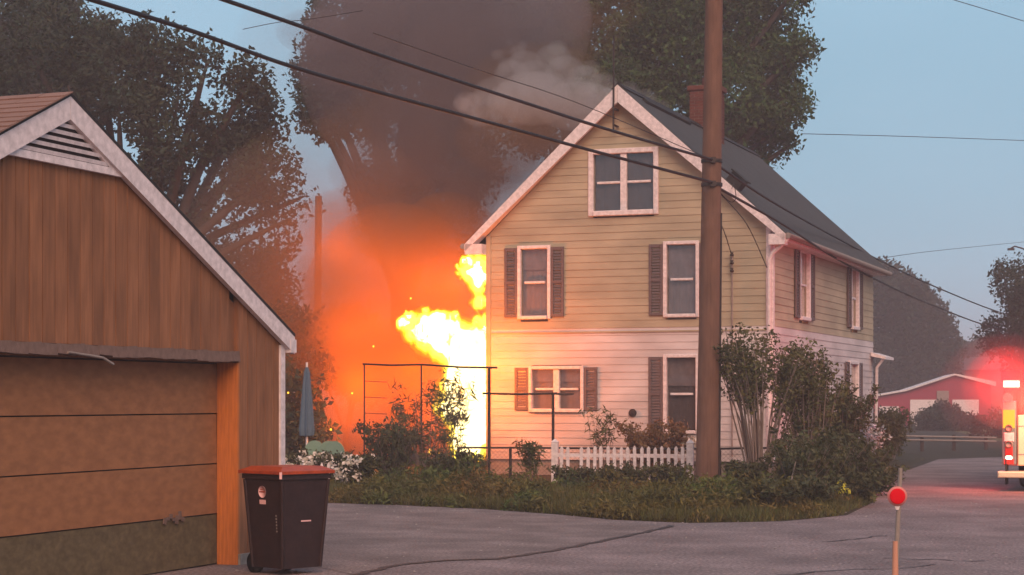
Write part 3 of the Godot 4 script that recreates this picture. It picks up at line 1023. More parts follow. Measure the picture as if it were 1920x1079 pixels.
		obj("roof_deck", rs, mats["roof_dark"], g)
		# the eave tip
		var tp := mb()
		box(tp, Vector3(over * 0.5, ey + 0.07, ez + (0.04 if side == 0 else -0.04)), Vector3(over + 0.05, 0.15, 0.14))
		obj("eave_end", tp, mats["trim"], g)
		# shingles: real tabs on the slope that faces the camera
		if side == 1:
			var courses := 32
			var rest := mb()
			for c in courses:
				var t0 := 1.0 - float(c + 1) / courses
				var a := Vector3(0, lerpf(ey + 0.21, peak_y + 0.22, t0), lerpf(ez, half, t0))
				var t1 := 1.0 - float(c) / courses
				var b := Vector3(0, lerpf(ey + 0.21, peak_y + 0.22, t1), lerpf(ez, half, t1))
				var up := Vector3(0, (a.z - b.z), (b.y - a.y)).normalized()
				for k in 24:
					var x1 := over + 0.05 - k * 0.3 - (0.15 if c % 2 == 1 and k > 0 else 0.0)
					var x0 := x1 - 0.292 - (0.15 if c % 2 == 1 and k == 0 else 0.0)
					var single := c < 16 and k < 8
					var st := mb() if single else rest
					var t := rf(0.012, 0.022)
					hexa(st, [a + Vector3(x0, 0, 0), a + Vector3(x1, 0, 0), b + Vector3(x1, 0, 0), b + Vector3(x0, 0, 0),
						a + up * t + Vector3(x0, 0, 0), a + up * t + Vector3(x1, 0, 0), b + up * 0.008 + Vector3(x1, 0, 0), b + up * 0.008 + Vector3(x0, 0, 0)])
					if single:
						obj("shingle", st, mats["shingle_red_%d" % (rng.randi() % 4)], g)
			obj("shingles", rest, mats["shingle_red_0"], g).set_meta("kind", "stuff")
	# triangular louvred gable vent
	var lv := part_node("gable_vent", g)
	var zc := 4.355
	var bot := 4.03
	var top := 4.45
	var hw := 0.86
	var frame := mb()
	hexa(frame, [Vector3(0.004, bot - 0.07, zc - hw - 0.2), Vector3(0.05, bot - 0.07, zc - hw - 0.2), Vector3(0.05, bot - 0.07, zc + hw + 0.2), Vector3(0.004, bot - 0.07, zc + hw + 0.2),
		Vector3(0.004, bot, zc - hw - 0.02), Vector3(0.05, bot, zc - hw - 0.02), Vector3(0.05, bot, zc + hw + 0.02), Vector3(0.004, bot, zc + hw + 0.02)])
	for s in [-1, 1]:
		hexa(frame, [Vector3(0.004, bot, zc + s * (hw + 0.02)), Vector3(0.05, bot, zc + s * (hw + 0.02)), Vector3(0.05, bot, zc + s * (hw - 0.13)), Vector3(0.004, bot, zc + s * (hw - 0.13)),
			Vector3(0.004, top + 0.05, zc + s * 0.06), Vector3(0.05, top + 0.05, zc + s * 0.06), Vector3(0.05, top - 0.02, zc + s * 0.001), Vector3(0.004, top - 0.02, zc + s * 0.001)])
	obj("vent_frame", frame, mats["trim"], lv)
	var dark := mb()
	hexa(dark, [Vector3(0.004, bot, zc - hw + 0.02), Vector3(0.012, bot, zc - hw + 0.02), Vector3(0.012, bot, zc + hw - 0.02), Vector3(0.004, bot, zc + hw - 0.02),
		Vector3(0.004, top, zc - 0.02), Vector3(0.012, top, zc - 0.02), Vector3(0.012, top, zc + 0.02), Vector3(0.004, top, zc + 0.02)])
	obj("vent_dark", dark, mats["louver_dark"], lv)
	for k in 6:
		var st := mb()
		var t := (k + 0.15) / 6.0
		var y := lerpf(bot + 0.005, top, t)
		var ww := lerpf(hw - 0.13, 0.0, t)
		box(st, Vector3(0.032, y + 0.012, zc), Vector3(0.03, 0.036, ww * 2), Basis(Vector3.BACK, -0.25))
		obj("slat", st, mats["trim"], lv)

# ---------------------------------------------------------------- far buildings
func far_houses() -> void:
	var z := 130.0
	var b := thing("red_barn", "low red barn with two white doors far down the road", "barn", P(1748, 750, z) * Vector3(1, 0, 1), -0.15)
	var st := mb()
	# gable front 7.6 m wide, the roof slope breaking over a lean-to
	var prof := [Vector2(-3.9, 0), Vector2(3.9, 0), Vector2(3.9, 2.75), Vector2(1.5, 3.42), Vector2(-1.7, 2.35), Vector2(-3.9, 1.95)]
	var tris := Geometry2D.triangulate_polygon(PackedVector2Array(prof))
	for zz in [0.0, -9.0]:
		for i in range(0, tris.size(), 3):
			tri(st, Vector3(prof[tris[i]].x, prof[tris[i]].y, zz), Vector3(prof[tris[i + 1]].x, prof[tris[i + 1]].y, zz), Vector3(prof[tris[i + 2]].x, prof[tris[i + 2]].y, zz), Vector3(0, 1.5, -4.5))
	for i in prof.size():
		var a: Vector2 = prof[i]
		var c: Vector2 = prof[(i + 1) % prof.size()]
		quad(st, Vector3(a.x, a.y, 0), Vector3(c.x, c.y, 0), Vector3(c.x, c.y, -9), Vector3(a.x, a.y, -9), Vector3(0, 1.5, -4.5))
	obj("wall", st, mats["barn"], b)
	var rf2 := mb()
	for seg in [[Vector2(4.2, 2.70), Vector2(1.5, 3.46)], [Vector2(1.5, 3.46), Vector2(-1.7, 2.39)], [Vector2(-1.7, 2.39), Vector2(-4.1, 1.96)]]:
		var a: Vector2 = seg[0]
		var c: Vector2 = seg[1]
		var th := 0.32 if a.x > 2.0 else 0.1
		hexa(rf2, [Vector3(a.x, a.y, 0.3), Vector3(c.x, c.y, 0.3), Vector3(c.x, c.y, -9.3), Vector3(a.x, a.y, -9.3), Vector3(a.x, a.y + th, 0.3), Vector3(c.x, c.y + 0.1, 0.3), Vector3(c.x, c.y + 0.1, -9.3), Vector3(a.x, a.y + th, -9.3)])
	obj("roof", rf2, mats["trim"], b)
	for d in [[-3.5, 1.3, 1.35], [-1.45, 1.75, 1.8], [1.35, 1.75, 1.8]]:
		var ds := mb()
		slab(ds, Vector3(d[0] + d[1] * 0.5, d[2] * 0.5, 0.03), Vector3(d[1], d[2], 0.06), 0.01)
		obj("door", ds, mats["trim"], b)
	var wn := mb()
	slab(wn, Vector3(0.72, 1.9, 0.04), Vector3(0.8, 1.0, 0.06), 0.01)
	obj("window", wn, mats["old_trim"], b)
	var w2 := mb()
	slab(w2, Vector3(4.9, 1.05, 0.04), Vector3(0.9, 0.95, 0.06), 0.01)
	obj("sign_board", w2, mats["old_trim"], b)
	# guard rail in front of it
	var gr := thing("guard_rail", "long pale guard rail beyond the road in front of the red barn", "guard rail", Vector3.ZERO)
	var z2 := 66.0
	for dy in [0.0, 0.13]:
		var rs := mb()
		tube(rs, [P(1672, 825, z2) + Vector3(0, dy, 0), P(1868, 828, z2 + 3) + Vector3(0, dy, 0)], [0.035], 6)
		obj("rail", rs, mats["old_trim"], gr)
	for px in [1675, 1730, 1790, 1850]:
		var ps := mb()
		var p := P(px, 825, z2 + (px - 1672) / 196.0 * 3.0)
		box(ps, Vector3(p.x, 0.28, p.z - 0.09), Vector3(0.12, 0.56, 0.1))
		obj("post", ps, mats["iron"], gr)
	# dark house roof line behind the barn
	var dh := thing("far_house", "small dark house half hidden by trees behind the red barn", "house", P(1835, 750, 170.0) * Vector3(1, 0, 1), -0.2)
	var ws := mb()
	box(ws, Vector3(0, 2.2, 0), Vector3(6, 4.4, 5))
	obj("wall", ws, mats["curtain"], dh)
	var hr := mb()
	hexa(hr, [Vector3(-3.4, 4.4, -3), Vector3(3.4, 4.4, -3), Vector3(3.4, 4.4, 3), Vector3(-3.4, 4.4, 3), Vector3(-3.4, 5.6, -0.1), Vector3(3.4, 5.6, -0.1), Vector3(3.4, 5.6, 0.1), Vector3(-3.4, 5.6, 0.1)])
	obj("roof", hr, mats["roof"], dh)
	var hc := mb()
	box(hc, Vector3(-2.1, 6.0, 0), Vector3(0.5, 1.2, 0.5))
	obj("chimney", hc, mats["mortar"], dh)

# ---------------------------------------------------------------- trees
func blob_list(rows: Array, dist: float, base: Vector3, depth: float) -> Array:
	var out := []
	for r in rows:
		var c := P(r[0], r[1], dist) - base
		var rad: float = r[2] / 3600.0 * dist
		out.append([c + Vector3(0, 0, rf(-depth, depth)), rad])
	return out

func trees() -> void:
	var lm := leaf_mat("leaf_maple", lc(0.034, 0.068, 0.022))
	var leaf_big := leaf_mesh(18, 0.34, 0.17, 0.10, lm)
	var lm2 := leaf_mat("leaf_dark", lc(0.022, 0.034, 0.022))
	var leaf_dark := leaf_mesh(18, 0.32, 0.16, 0.095, lm2)
	# the great maple behind the house
	var d := 64.0
	var base := P(1190, 750, d) * Vector3(1, 0, 1)
	tree("maple_tree", "tall green maple rising behind the house roof and chimney", base, 0.55, 6.0, blob_list([[1260, -60, 190], [1060, -50, 170], [1410, 40, 85], [1425, 140, 72], [1452, 205, 50], [1430, 265, 50], [1350, 180, 90], [1465, 285, 26], [1245, 110, 120], [1120, 110, 110], [1000, 40, 120], [1340, 0, 130], [1470, 10, 36], [1475, 120, 36], [1390, 240, 60], [1320, 250, 60], [1160, 200, 80], [920, 80, 110], [1040, 190, 100]], d, base, 2.0), 14.0, leaf_big, -0.14, 0.5)
	d = 60.0
	base = P(760, 750, d) * Vector3(1, 0, 1)
	tree("broad_tree", "broad dark tree behind the fire, half veiled by brown smoke", base, 0.5, 5.0, blob_list([[730, 30, 140], [640, 60, 70], [610, 150, 60], [620, 230, 45], [590, 200, 34], [700, 160, 100], [810, 180, 110], [880, 90, 110], [690, 330, 48], [760, 350, 75], [850, 310, 90], [700, 240, 50], [800, 20, 120], [740, 430, 60], [830, 420, 80]], d, base, 1.6), 14.0, leaf_dark, -0.12, 0.5)
	# the trees behind the garage
	d = 50.0
	base = P(250, 750, d) * Vector3(1, 0, 1)
	tree("dark_tree", "large dark tree with sky gaps behind the garage roof", base, 0.45, 4.0, blob_list([[60, 110, 120], [180, 130, 100], [290, 140, 90], [390, 170, 75], [440, 210, 68], [330, 250, 90], [450, 300, 80], [500, 340, 60], [540, 370, 40], [240, 260, 80], [400, 390, 100], [510, 430, 70], [310, 350, 80], [470, 150, 36], [490, 230, 28], [150, 210, 70]], d, base, 1.3), 14.0, leaf_dark, -0.02, 0.55, "", 0.8, 1.2)
	d = 66.0
	base = P(90, 750, d) * Vector3(1, 0, 1)
	tree("tall_tree", "tall bluish dark tree at the edge beyond the garage, above the dark tree", base, 0.5, 6.0, blob_list([[-20, 40, 120], [60, 60, 90], [130, 70, 60], [200, 80, 45], [30, 150, 110], [-60, 140, 110], [100, 130, 70], [280, 100, 40], [180, 110, 60]], d, base, 1.6), 15.0, leaf_dark, -0.12, 0.5)
	# lower growth between the garage and the fire
	var k := 0
	for r in [[545, 640, 55, 47.0, "dark leafy bush behind the closed blue umbrella"], [520, 760, 70, 45.0, "dark low bush touching the corner of the garage"], [470, 560, 90, 54.0, "tall dark bush behind the garage roof edge"], [650, 640, 60, 56.0, "shadowy bush far behind the fire and the orange post"]]:
		var bp: Vector3 = P(r[0], 750, r[3]) * Vector3(1, 0, 1)
		tree("yard_bush", r[4], bp, 0.12, 0.8, blob_list([[r[0], r[1], r[2]], [r[0] - r[2] * 0.6, r[1] + r[2] * 0.7, r[2] * 0.8], [r[0] + r[2] * 0.4, r[1] + r[2] * 0.9, r[2] * 0.8]], r[3], bp, 0.5), 22.0, leaf_dark, -0.25, 0.7).set_meta("category", "bush")
		k += 1
	# right of the house
	d = 150.0
	base = P(1690, 750, d) * Vector3(1, 0, 1)
	var far_leaf := leaf_mesh(18, 0.6, 0.36, 0.22, lm2)
	tree("dusky_tree", "dusky full tree beyond the house end and the porch roof", base, 0.4, 3.0, blob_list([[1680, 560, 48], [1715, 600, 52], [1700, 540, 28], [1750, 640, 42], [1660, 620, 60], [1700, 670, 70], [1775, 680, 34], [1650, 700, 60], [1650, 540, 40]], d, base, 2.5), 5.0, far_leaf, -0.15, 0.3)
	d = 80.0
	base = P(1925, 750, d) * Vector3(1, 0, 1)
	tree("roadside_tree", "feathery dark tree reddened by the truck lights", base, 0.35, 3.0, blob_list([[1925, 520, 45], [1895, 560, 30], [1880, 530, 20], [1930, 590, 55], [1890, 625, 38], [1935, 650, 55], [1870, 640, 16], [1960, 560, 60]], d, base, 1.5), 13.0, leaf_dark, -0.05, 0.8)
	for r in [[1800, 690, 40, 180.0, "dim rounded tree right above the red barn peak"], [1850, 680, 44, 185.0, "dim rounded tree over the pale end of the barn roof"], [1895, 690, 50, 190.0, "dim rounded tree behind the fire engine lamps"], [1755, 700, 40, 180.0, "dim low tree between the dusky tree and the barn peak"]]:
		var bp: Vector3 = P(r[0], 750, r[3]) * Vector3(1, 0, 1)
		tree("distant_tree", r[4], bp, 0.3, 1.2, blob_list([[r[0], r[1], r[2]], [r[0] + 22, r[1] + 20, r[2] * 0.8], [r[0] - 24, r[1] + 24, r[2] * 0.8]], r[3], bp, 1.0), 6.0, far_leaf, -0.3, 0.3, "tree line behind the red barn")

# ---------------------------------------------------------------- fences
func fences() -> void:
	# white picket fence in front of the house
	var a := Vector3(0.85, 0.14, -38.1)
	var b := Vector3(3.47, 0.14, -37.4)
	var dir := (b - a).normalized()
	var len := a.distance_to(b)
	var f := thing("picket_fence", "short white picket fence in front of the white house wall", "fence", a, atan2(-dir.z, dir.x))
	var count := 19
	for i in count:
		if i == 2:
			continue
		var st := mb()
		var x := 0.14 + (len - 0.28) * i / (count - 1)
		var hgt := 0.74 + rf(-0.015, 0.015)
		var tilt := rf(-0.012, 0.012)
		var hw := 0.032
		hexa(st, [Vector3(x - hw, 0.06, 0.02), Vector3(x + hw, 0.06, 0.02), Vector3(x + hw, 0.06, 0.042), Vector3(x - hw, 0.06, 0.042),
			Vector3(x - hw + tilt, hgt - 0.04, 0.02), Vector3(x + hw + tilt, hgt - 0.04, 0.02), Vector3(x + hw + tilt, hgt - 0.04, 0.042), Vector3(x - hw + tilt, hgt - 0.04, 0.042)])
		hexa(st, [Vector3(x - hw + tilt, hgt - 0.04, 0.02), Vector3(x + hw + tilt, hgt - 0.04, 0.02), Vector3(x + hw + tilt, hgt - 0.04, 0.042), Vector3(x - hw + tilt, hgt - 0.04, 0.042),
			Vector3(x - 0.006 + tilt, hgt, 0.02), Vector3(x + 0.006 + tilt, hgt, 0.02), Vector3(x + 0.006 + tilt, hgt, 0.042), Vector3(x - 0.006 + tilt, hgt, 0.042)])
		obj("picket", st, mats["trim"], f)
	for y in [0.22, 0.56]:
		var st := mb()
		box(st, Vector3(len * 0.5, y, 0.0), Vector3(len, 0.075, 0.036))
		obj("rail", st, mats["trim"], f)
	for x in [0.0, len]:
		var st := mb()
		box(st, Vector3(x, 0.40, -0.02), Vector3(0.13, 0.84, 0.1))
		hexa(st, [Vector3(x - 0.075, 0.82, -0.08), Vector3(x + 0.075, 0.82, -0.08), Vector3(x + 0.075, 0.82, 0.04), Vector3(x - 0.075, 0.82, 0.04), Vector3(x - 0.01, 0.88, -0.03), Vector3(x + 0.01, 0.88, -0.03), Vector3(x + 0.01, 0.88, -0.01), Vector3(x - 0.01, 0.88, -0.01)])
		obj("post", st, mats["trim"], f)
	# scrap of the same fence beside the bin
	var f2 := thing("picket_fence", "low white picket panel among flowers behind the bin", "fence", P(598, 918, 36.0) * Vector3(1, 0, 1) + Vector3(0, 0.1, 0), 0.1)
	for i in 5:
		var st := mb()
		box(st, Vector3(0.05 + i * 0.125, 0.24, 0.02), Vector3(0.055, 0.46, 0.02))
		hexa(st, [Vector3(0.0225 + i * 0.125, 0.47, 0.01), Vector3(0.0775 + i * 0.125, 0.47, 0.01), Vector3(0.0775 + i * 0.125, 0.47, 0.03), Vector3(0.0225 + i * 0.125, 0.47, 0.03), Vector3(0.045 + i * 0.125, 0.52, 0.01), Vector3(0.055 + i * 0.125, 0.52, 0.01), Vector3(0.055 + i * 0.125, 0.52, 0.03), Vector3(0.045 + i * 0.125, 0.52, 0.03)])
		obj("picket", st, mats["trim"], f2)
	for y in [0.1, 0.36]:
		var st := mb()
		box(st, Vector3(0.3, y, -0.012), Vector3(0.68, 0.06, 0.03))
		obj("rail", st, mats["trim"], f2)
	# dark tube fence with wire mesh across the yard, taller frames towards the fire
	var w := thing("wire_fence", "dark metal tube fence with wire mesh crossing the yard behind the pickets", "fence", Vector3.ZERO)
	var za := 39.2
	var posts := [[860, 840, za], [957, 840, za], [1212, 842, 38.7], [1350, 842, 38.5], [1462, 840, 38.2]]
	for p in posts:
		var st := mb()
		var q := P(p[0], p[1], p[2])
		tube(st, [Vector3(q.x, 0.12, q.z), q + Vector3(0, 0.02, 0)], [0.03], 8)
		obj("post", st, mats["iron"], w)
	for i in posts.size() - 1:
		var st := mb()
		tube(st, [P(posts[i][0], posts[i][1], posts[i][2]), P(posts[i + 1][0], posts[i + 1][1], posts[i + 1][2])], [0.022], 6)
		obj("rail", st, mats["iron"], w)
		var ms := mb()
		var qa := P(posts[i][0], posts[i][1], posts[i][2])
		var qb := P(posts[i + 1][0], posts[i + 1][1], posts[i + 1][2])
		var hh := qa.y - 0.16
		var l := qa.distance_to(qb)
		var n := int((l + hh) / 0.09)
		for k in n:
			for s in [0, 1]:
				var t0 := k * 0.09 - hh
				var x0 := maxf(t0, 0.0)
				var y0 := x0 - t0
				var x1 := minf(t0 + hh, l)
				var y1 := x1 - t0
				if x1 - x0 < 0.03:
					continue
				if s == 1:
					y0 = hh - y0; y1 = hh - y1
				var pa := qa.lerp(qb, x0 / l); pa.y = 0.16 + y0
				var pb := qa.lerp(qb, x1 / l); pb.y = 0.16 + y1
				tube(ms, [pa, pb], [0.0022], 3, false)
		obj("wire_mesh", ms, mats["iron"], w).set_meta("kind", "stuff")
	var k2 := thing("garden_trellis", "tall dark metal garden trellis standing before the flames and small window", "trellis", Vector3.ZERO)
	var fp := [[P(1037, 738, 38.4), 0.03], [P(917, 690, 38.7), 0.028], [P(683, 682, 40.0), 0.018], [P(790, 684, 39.4), 0.02]]
	for e in fp:
		var st := mb()
		var q: Vector3 = e[0]
		tube(st, [Vector3(q.x, 0.1, q.z), q], [e[1]], 8)
		obj("post", st, mats["iron"], k2)
	for r in [[P(680, 683, 40.0), P(790, 684, 39.4)], [P(790, 684, 39.4), P(932, 690, 38.7)], [P(905, 738, 38.75), P(1045, 738, 38.4)], [P(1037, 738, 38.4), P(1075, 739, 40.0)]]:
		var st := mb()
		tube(st, [r[0], (r[0] + r[1]) * 0.5 - Vector3(0, 0.02, 0), r[1]], [0.022], 6)
		obj("rail", st, mats["iron"], k2)
	for y in [715, 745, 775, 805]:
		var st := mb()
		tube(st, [P(683, y, 40.0), P(725, y + 2, 39.8)], [0.008], 5)
		obj("wire", st, mats["iron"], k2)

# ---------------------------------------------------------------- plants
func stem_plant(called: String, label: String, category: String, base: Vector3, stems: int, hgt: float, spread: float, r: float, leaf: Mesh, clusters: int, lo_leaf: float, mat_key := "twig", group := "", smax := 1.0) -> Node3D:
	var t := thing(called, label, category, base, 0.0, group)
	var st := mb()
	var copies := []
	var tints := []
	for i in stems:
		var a := rf(0, TAU)
		var q := Vector3(cos(a), 0, sin(a)) * spread * sqrt(rf(0.02, 1.0))
		var hh := hgt * rf(0.72, 1.0)
		var p0 := q * 0.22
		var p1 := p0.lerp(Vector3(q.x, hh, q.z), 0.5) - q * 0.10 + Vector3(rf(-0.05, 0.05), 0, rf(-0.05, 0.05)) * hgt
		var p2 := Vector3(q.x, hh, q.z)
		tube(st, [p0, p0.lerp(p1, 0.5) - q * 0.02, p1, p2], [r * rf(0.7, 1.2), r * 0.8, r * 0.6, r * 0.3], 5, false)
		for k in clusters / stems:
			var u := pow(rf(0, 1), 0.6)
			u = lerpf(lo_leaf, 1.02, u)
			var c := p0.lerp(p1, u * 2.0) if u < 0.5 else p1.lerp(p2, u * 2.0 - 1.0)
			c += Vector3(rf(-1, 1), rf(-0.6, 0.6), rf(-1, 1)) * spread * 0.16
			copies.append(Transform3D(rnd_basis(rf(0.6, 1.2) * smax), c))
			var v := rf(0.6, 1.4)
			tints.append(Color(v * rf(0.9, 1.2), v, v * rf(0.8, 1.1)))
	obj("stems", st, mats[mat_key], t).set_meta("kind", "stuff")
	if copies.size():
		scatter("foliage", leaf, copies, tints, t)
	return t

func plants() -> void:
	var leaf := leaf_mesh(10, 0.10, 0.10, 0.045, leaf_mat("leaf_shrub", lc(0.085, 0.085, 0.035)))
	var leaf_d := leaf_mesh(10, 0.10, 0.10, 0.05, leaf_mat("leaf_weed", lc(0.06, 0.065, 0.03)))
	var leaf_long := leaf_mesh(8, 0.12, 0.24, 0.035, leaf_mat("leaf_blade", lc(0.065, 0.08, 0.03)), 0.1)
	var petal := leaf_mesh(12, 0.07, 0.075, 0.06, leaf_mat("petal_white", lc(0.75, 0.66, 0.62)))
	var petal_b := leaf_mesh(12, 0.08, 0.075, 0.06, leaf_mat("petal_blue", lc(0.28, 0.33, 0.42)))
	var petal_y := leaf_mesh(12, 0.10, 0.10, 0.08, leaf_mat("petal_yellow", lc(0.50, 0.45, 0.05)))
	# the tall bare-stemmed shrub beside the utility pole
	stem_plant("lilac_shrub", "tall shrub with bare fanned stems and leafy top beside the utility pole", "shrub", Vector3(4.55, 0.14, -35.2), 46, 3.0, 0.95, 0.022, leaf, 560, 0.64)
	stem_plant("lilac_shrub", "bushy olive shrub hiding the house corner, next to the bare stemmed one", "shrub", Vector3(5.45, 0.14, -35.4), 40, 2.6, 0.75, 0.018, leaf, 480, 0.3)
	stem_plant("lilac_shrub", "lower dark shrub against the shaded side wall under its window", "shrub", Vector3(6.35, 0.14, -37.0), 34, 1.9, 0.7, 0.016, leaf_d, 620, 0.1)
	stem_plant("hydrangea", "pale blue flowering bush at the end of the shaded wall", "bush", Vector3(7.15, 0.14, -39.6), 26, 1.25, 0.55, 0.012, petal_b, 160, 0.5)
	stem_plant("dark_shrub", "dark rounded shrub at the far end of the house by the road", "shrub", Vector3(8.3, 0.14, -44.0), 30, 1.15, 0.6, 0.014, leaf_d, 800, 0.0)
	stem_plant("dark_shrub", "dark shrub beyond the house end, below the porch downspout", "shrub", Vector3(10.3, 0.14, -52.5), 30, 1.35, 0.75, 0.016, leaf_d, 900, 0.0)
	# undergrowth at the road corner
	var names := ["weedy clump at the road corner under the bare stemmed shrub", "tangled weed clump with a pale dead stalk near the kerb", "low dark clump along the road past the yellow flower", "leafy weed clump between the utility pole and the shrub"]
	var spots := [Vector3(4.7, 0.1, -31.6), Vector3(5.35, 0.1, -32.8), Vector3(6.35, 0.1, -35.4), Vector3(4.1, 0.1, -33.6)]
	for i in 4:
		stem_plant("weed_clump", names[i], "weeds", spots[i], 30, [1.0, 1.15, 0.9, 0.6][i], [0.75, 0.8, 0.7, 0.4][i], 0.008, leaf_d, 250, 0.0, "twig", "weed clumps along the road corner", 1.1)
	for i in 4:
		var px: float = [1450, 1520, 1590, 1640][i]
		var bb: Vector3 = P(px, 750, [29.6, 30.6, 32.6, 36.0][i]) * Vector3(1, 0, 1) + Vector3(0, 0.05, 0)
		stem_plant("ground_weeds", ["spreading weeds at the verge tip nearest the crossing", "spreading weeds with a reddish leaf patch by the road edge", "spreading weeds under the yellow flower", "thin dark weeds trailing along the road edge"][i], "weeds", bb, 22, 0.5, 0.62, 0.006, leaf_d, 260, 0.0, "twig", "weed clumps along the road corner")
	var yb := thing("yellow_flower", "single yellow flower head among the road corner weeds", "flower", P(1578, 960, 31.4) * Vector3(1, 0, 1))
	var ys := mb()
	tube(ys, [Vector3(0, 0.05, 0), Vector3(0.02, 0.3, 0), Vector3(0, 0.36, 0)], [0.006], 5)
	obj("stem", ys, mats["twig"], yb)
	var yc := []
	var yt := []
	for i in 5:
		yc.append(Transform3D(rnd_basis(0.8), Vector3(rf(-0.07, 0.07), 0.38 + rf(-0.08, 0.08), rf(-0.05, 0.05))))
		yt.append(Color(1, 1, 1))
	scatter("flower_head", petal_y, yc, yt, yb)
	# light green mound at the foot of the pole
	var mc := []
	var mt := []
	var gm := leaf_mesh(10, 0.08, 0.09, 0.05, leaf_mat("leaf_mound", lc(0.10, 0.13, 0.03)))
	for i in 900:
		var u := rf(-1, 1)
		var v := rf(-1, 1)
		if u * u + v * v > 1.0:
			continue
		mc.append(Transform3D(rnd_basis(rf(0.6, 1.1)), Vector3(u * 0.55, 0.40 * sqrt(1.0 - u * u - v * v) * rf(0.6, 1.05), v * 0.45)))
		var t := rf(0.7, 1.3)
		mt.append(Color(t, t, t))
	var mo := thing("green_mound", "light green ground cover mound at the foot of the utility pole", "plant", Vector3(3.22, 0.1, -30.6))
	scatter("foliage", gm, mc, mt, mo)
	# weeds in front of and behind the picket fence
	var wl := ["reddish dry flower clump above the picket fence, below the tall window", "reedy clump behind the fence beside the small window", "leafy clump at the foot of the pickets near the white end post", "leafy clump at the middle of the picket fence", "leafy clump at the pickets nearest the utility pole", "thin spiky plant inside the dark tube fence"]
	var wp := [Vector3(3.0, 0.15, -39.7), Vector3(1.9, 0.15, -40.4), Vector3(1.25, 0.1, -37.3), Vector3(2.15, 0.1, -36.9), Vector3(2.95, 0.1, -36.6), Vector3(0.35, 0.12, -38.0)]
	var wh := [1.15, 1.45, 0.34, 0.36, 0.42, 0.85]
	var dry := leaf_mesh(10, 0.10, 0.10, 0.05, leaf_mat("leaf_dry", lc(0.17, 0.10, 0.05)))
	for i in 6:
		stem_plant("fence_weeds", wl[i], "weeds", wp[i], [34, 12, 24, 26, 26, 8][i], wh[i], [0.75, 0.4, 0.5, 0.6, 0.55, 0.22][i], 0.007, [dry, leaf_long, leaf_d, leaf_d, leaf, leaf_long][i], [420, 40, 200, 220, 220, 60][i], [0.2, 0.3, 0.0, 0.0, 0.0, 0.3][i])
	stem_plant("fence_weeds", "pale flowering stalks under the tall ground floor window", "flowers", Vector3(3.75, 0.15, -39.6), 18, 1.0, 0.45, 0.007, petal, 60, 0.6)
	# bushes between the lane and the fire
	stem_plant("garden_bush", "tall leafy bush silhouetted against the flames", "bush", Vector3(-1.65, 0.14, -37.9), 20, 2.0, 0.8, 0.010, leaf_long, 150, 0.2, "twig", "", 1.0)
	stem_plant("garden_bush", "rounded glowing bush below the flames, behind the verge", "bush", Vector3(-2.3, 0.14, -36.9), 28, 1.3, 0.6, 0.010, leaf_d, 330, 0.0)
	stem_plant("garden_bush", "low thicket in front of the flames beside the tall fence post", "bush", Vector3(-1.0, 0.14, -36.6), 26, 0.6, 0.7, 0.008, leaf_d, 240, 0.0, "twig", "", 1.1)
	stem_plant("garden_bush", "feathery branches reaching across the flames near the house corner", "bush", Vector3(-1.15, 0.14, -39.2), 12, 2.3, 0.85, 0.008, leaf_long, 80, 0.3)
	# white rose bushes beside the bin
	for r in [[Vector3(-3.3, 0.12, -37.0), "white flowering rose bush spilling over the low picket panel", 0.58, 0.5], [Vector3(-3.95, 0.12, -37.0), "white flowering rose bush at the garage corner behind the bin", 0.62, 0.5], [Vector3(-2.85, 0.12, -35.6), "low rose bush with scattered white blooms near the glowing bush", 0.62, 0.36]]:
		var o := stem_plant("rose_bush", r[1], "bush", r[0], 26, r[2], r[3], 0.009, leaf_d, 420, 0.1)
		var pc := []
		var pt := []
		for i in 38:
			var a := rf(0, TAU)
			var q := sqrt(rf(0, 1)) * r[3] as float
			pc.append(Transform3D(rnd_basis(rf(0.7, 1.2)), Vector3(cos(a) * q, r[2] * rf(0.35, 1.0), sin(a) * q + 0.1)))
			pt.append(Color.WHITE * rf(0.85, 1.0))
		scatter("blossoms", petal, pc, pt, o)
	# dead pale stalks
	for r in [[P(1158, 970, 30.2), "pale bent stick lying on the verge below the fence"], [P(1490, 930, 31.0), "pale dead stalk standing in the road corner weeds"]]:
		var st := mb()
		var q: Vector3 = r[0] * Vector3(1, 0, 1)
		tube(st, [Vector3(q.x, 0.08, q.z), Vector3(q.x + 0.10, 0.18, q.z), Vector3(q.x + 0.16, 0.22, q.z)] if r[0].x < 3.0 else [Vector3(q.x, 0.1, q.z), Vector3(q.x - 0.05, 0.5, q.z), Vector3(q.x + 0.02, 0.8, q.z)], [0.018, 0.015, 0.008], 6)
		tag(obj("dead_stalk", st, mats["old_trim"]), r[1], "stick")
	# shrubs before the barn and along the far road
	var i2 := 0
	for r in [[1738, 112.0, 1.0, 1.0], [1768, 112.0, 1.45, 1.1], [1805, 110.0, 1.0, 1.2], [1665, 100.0, 1.0, 1.1], [1865, 90.0, 1.1, 1.5]]:
		var bp: Vector3 = P(r[0], 750, r[1]) * Vector3(1, 0, 1)
		var cl := leaf_dark_far()
		var t := thing("barn_shrub", ["dark shrub before the first white barn door", "taller dark shrub between the white barn doors", "dark shrub before the second white barn door", "dark shrub by the low barn lean-to", "yellowish shrub at the field edge beside the truck"][i2], "shrub", bp)
		var f := fill_blobs([[Vector3(0, r[2] * 0.55, 0), r[2] * 0.6], [Vector3(r[3] * 0.5, r[2] * 0.4, 0), r[2] * 0.5], [Vector3(-r[3] * 0.5, r[2] * 0.4, 0), r[2] * 0.5]], 14.0, -0.4, 0.4, 0.7, 1.2)
		scatter("foliage", cl, f[0], f[1], t)
		i2 += 1

func leaf_dark_far() -> Mesh:
	if not noises.has("far_leaf"):
		noises["far_leaf"] = leaf_mesh(12, 0.25, 0.2, 0.14, mats["leaf_dark"])
	return noises["far_leaf"]

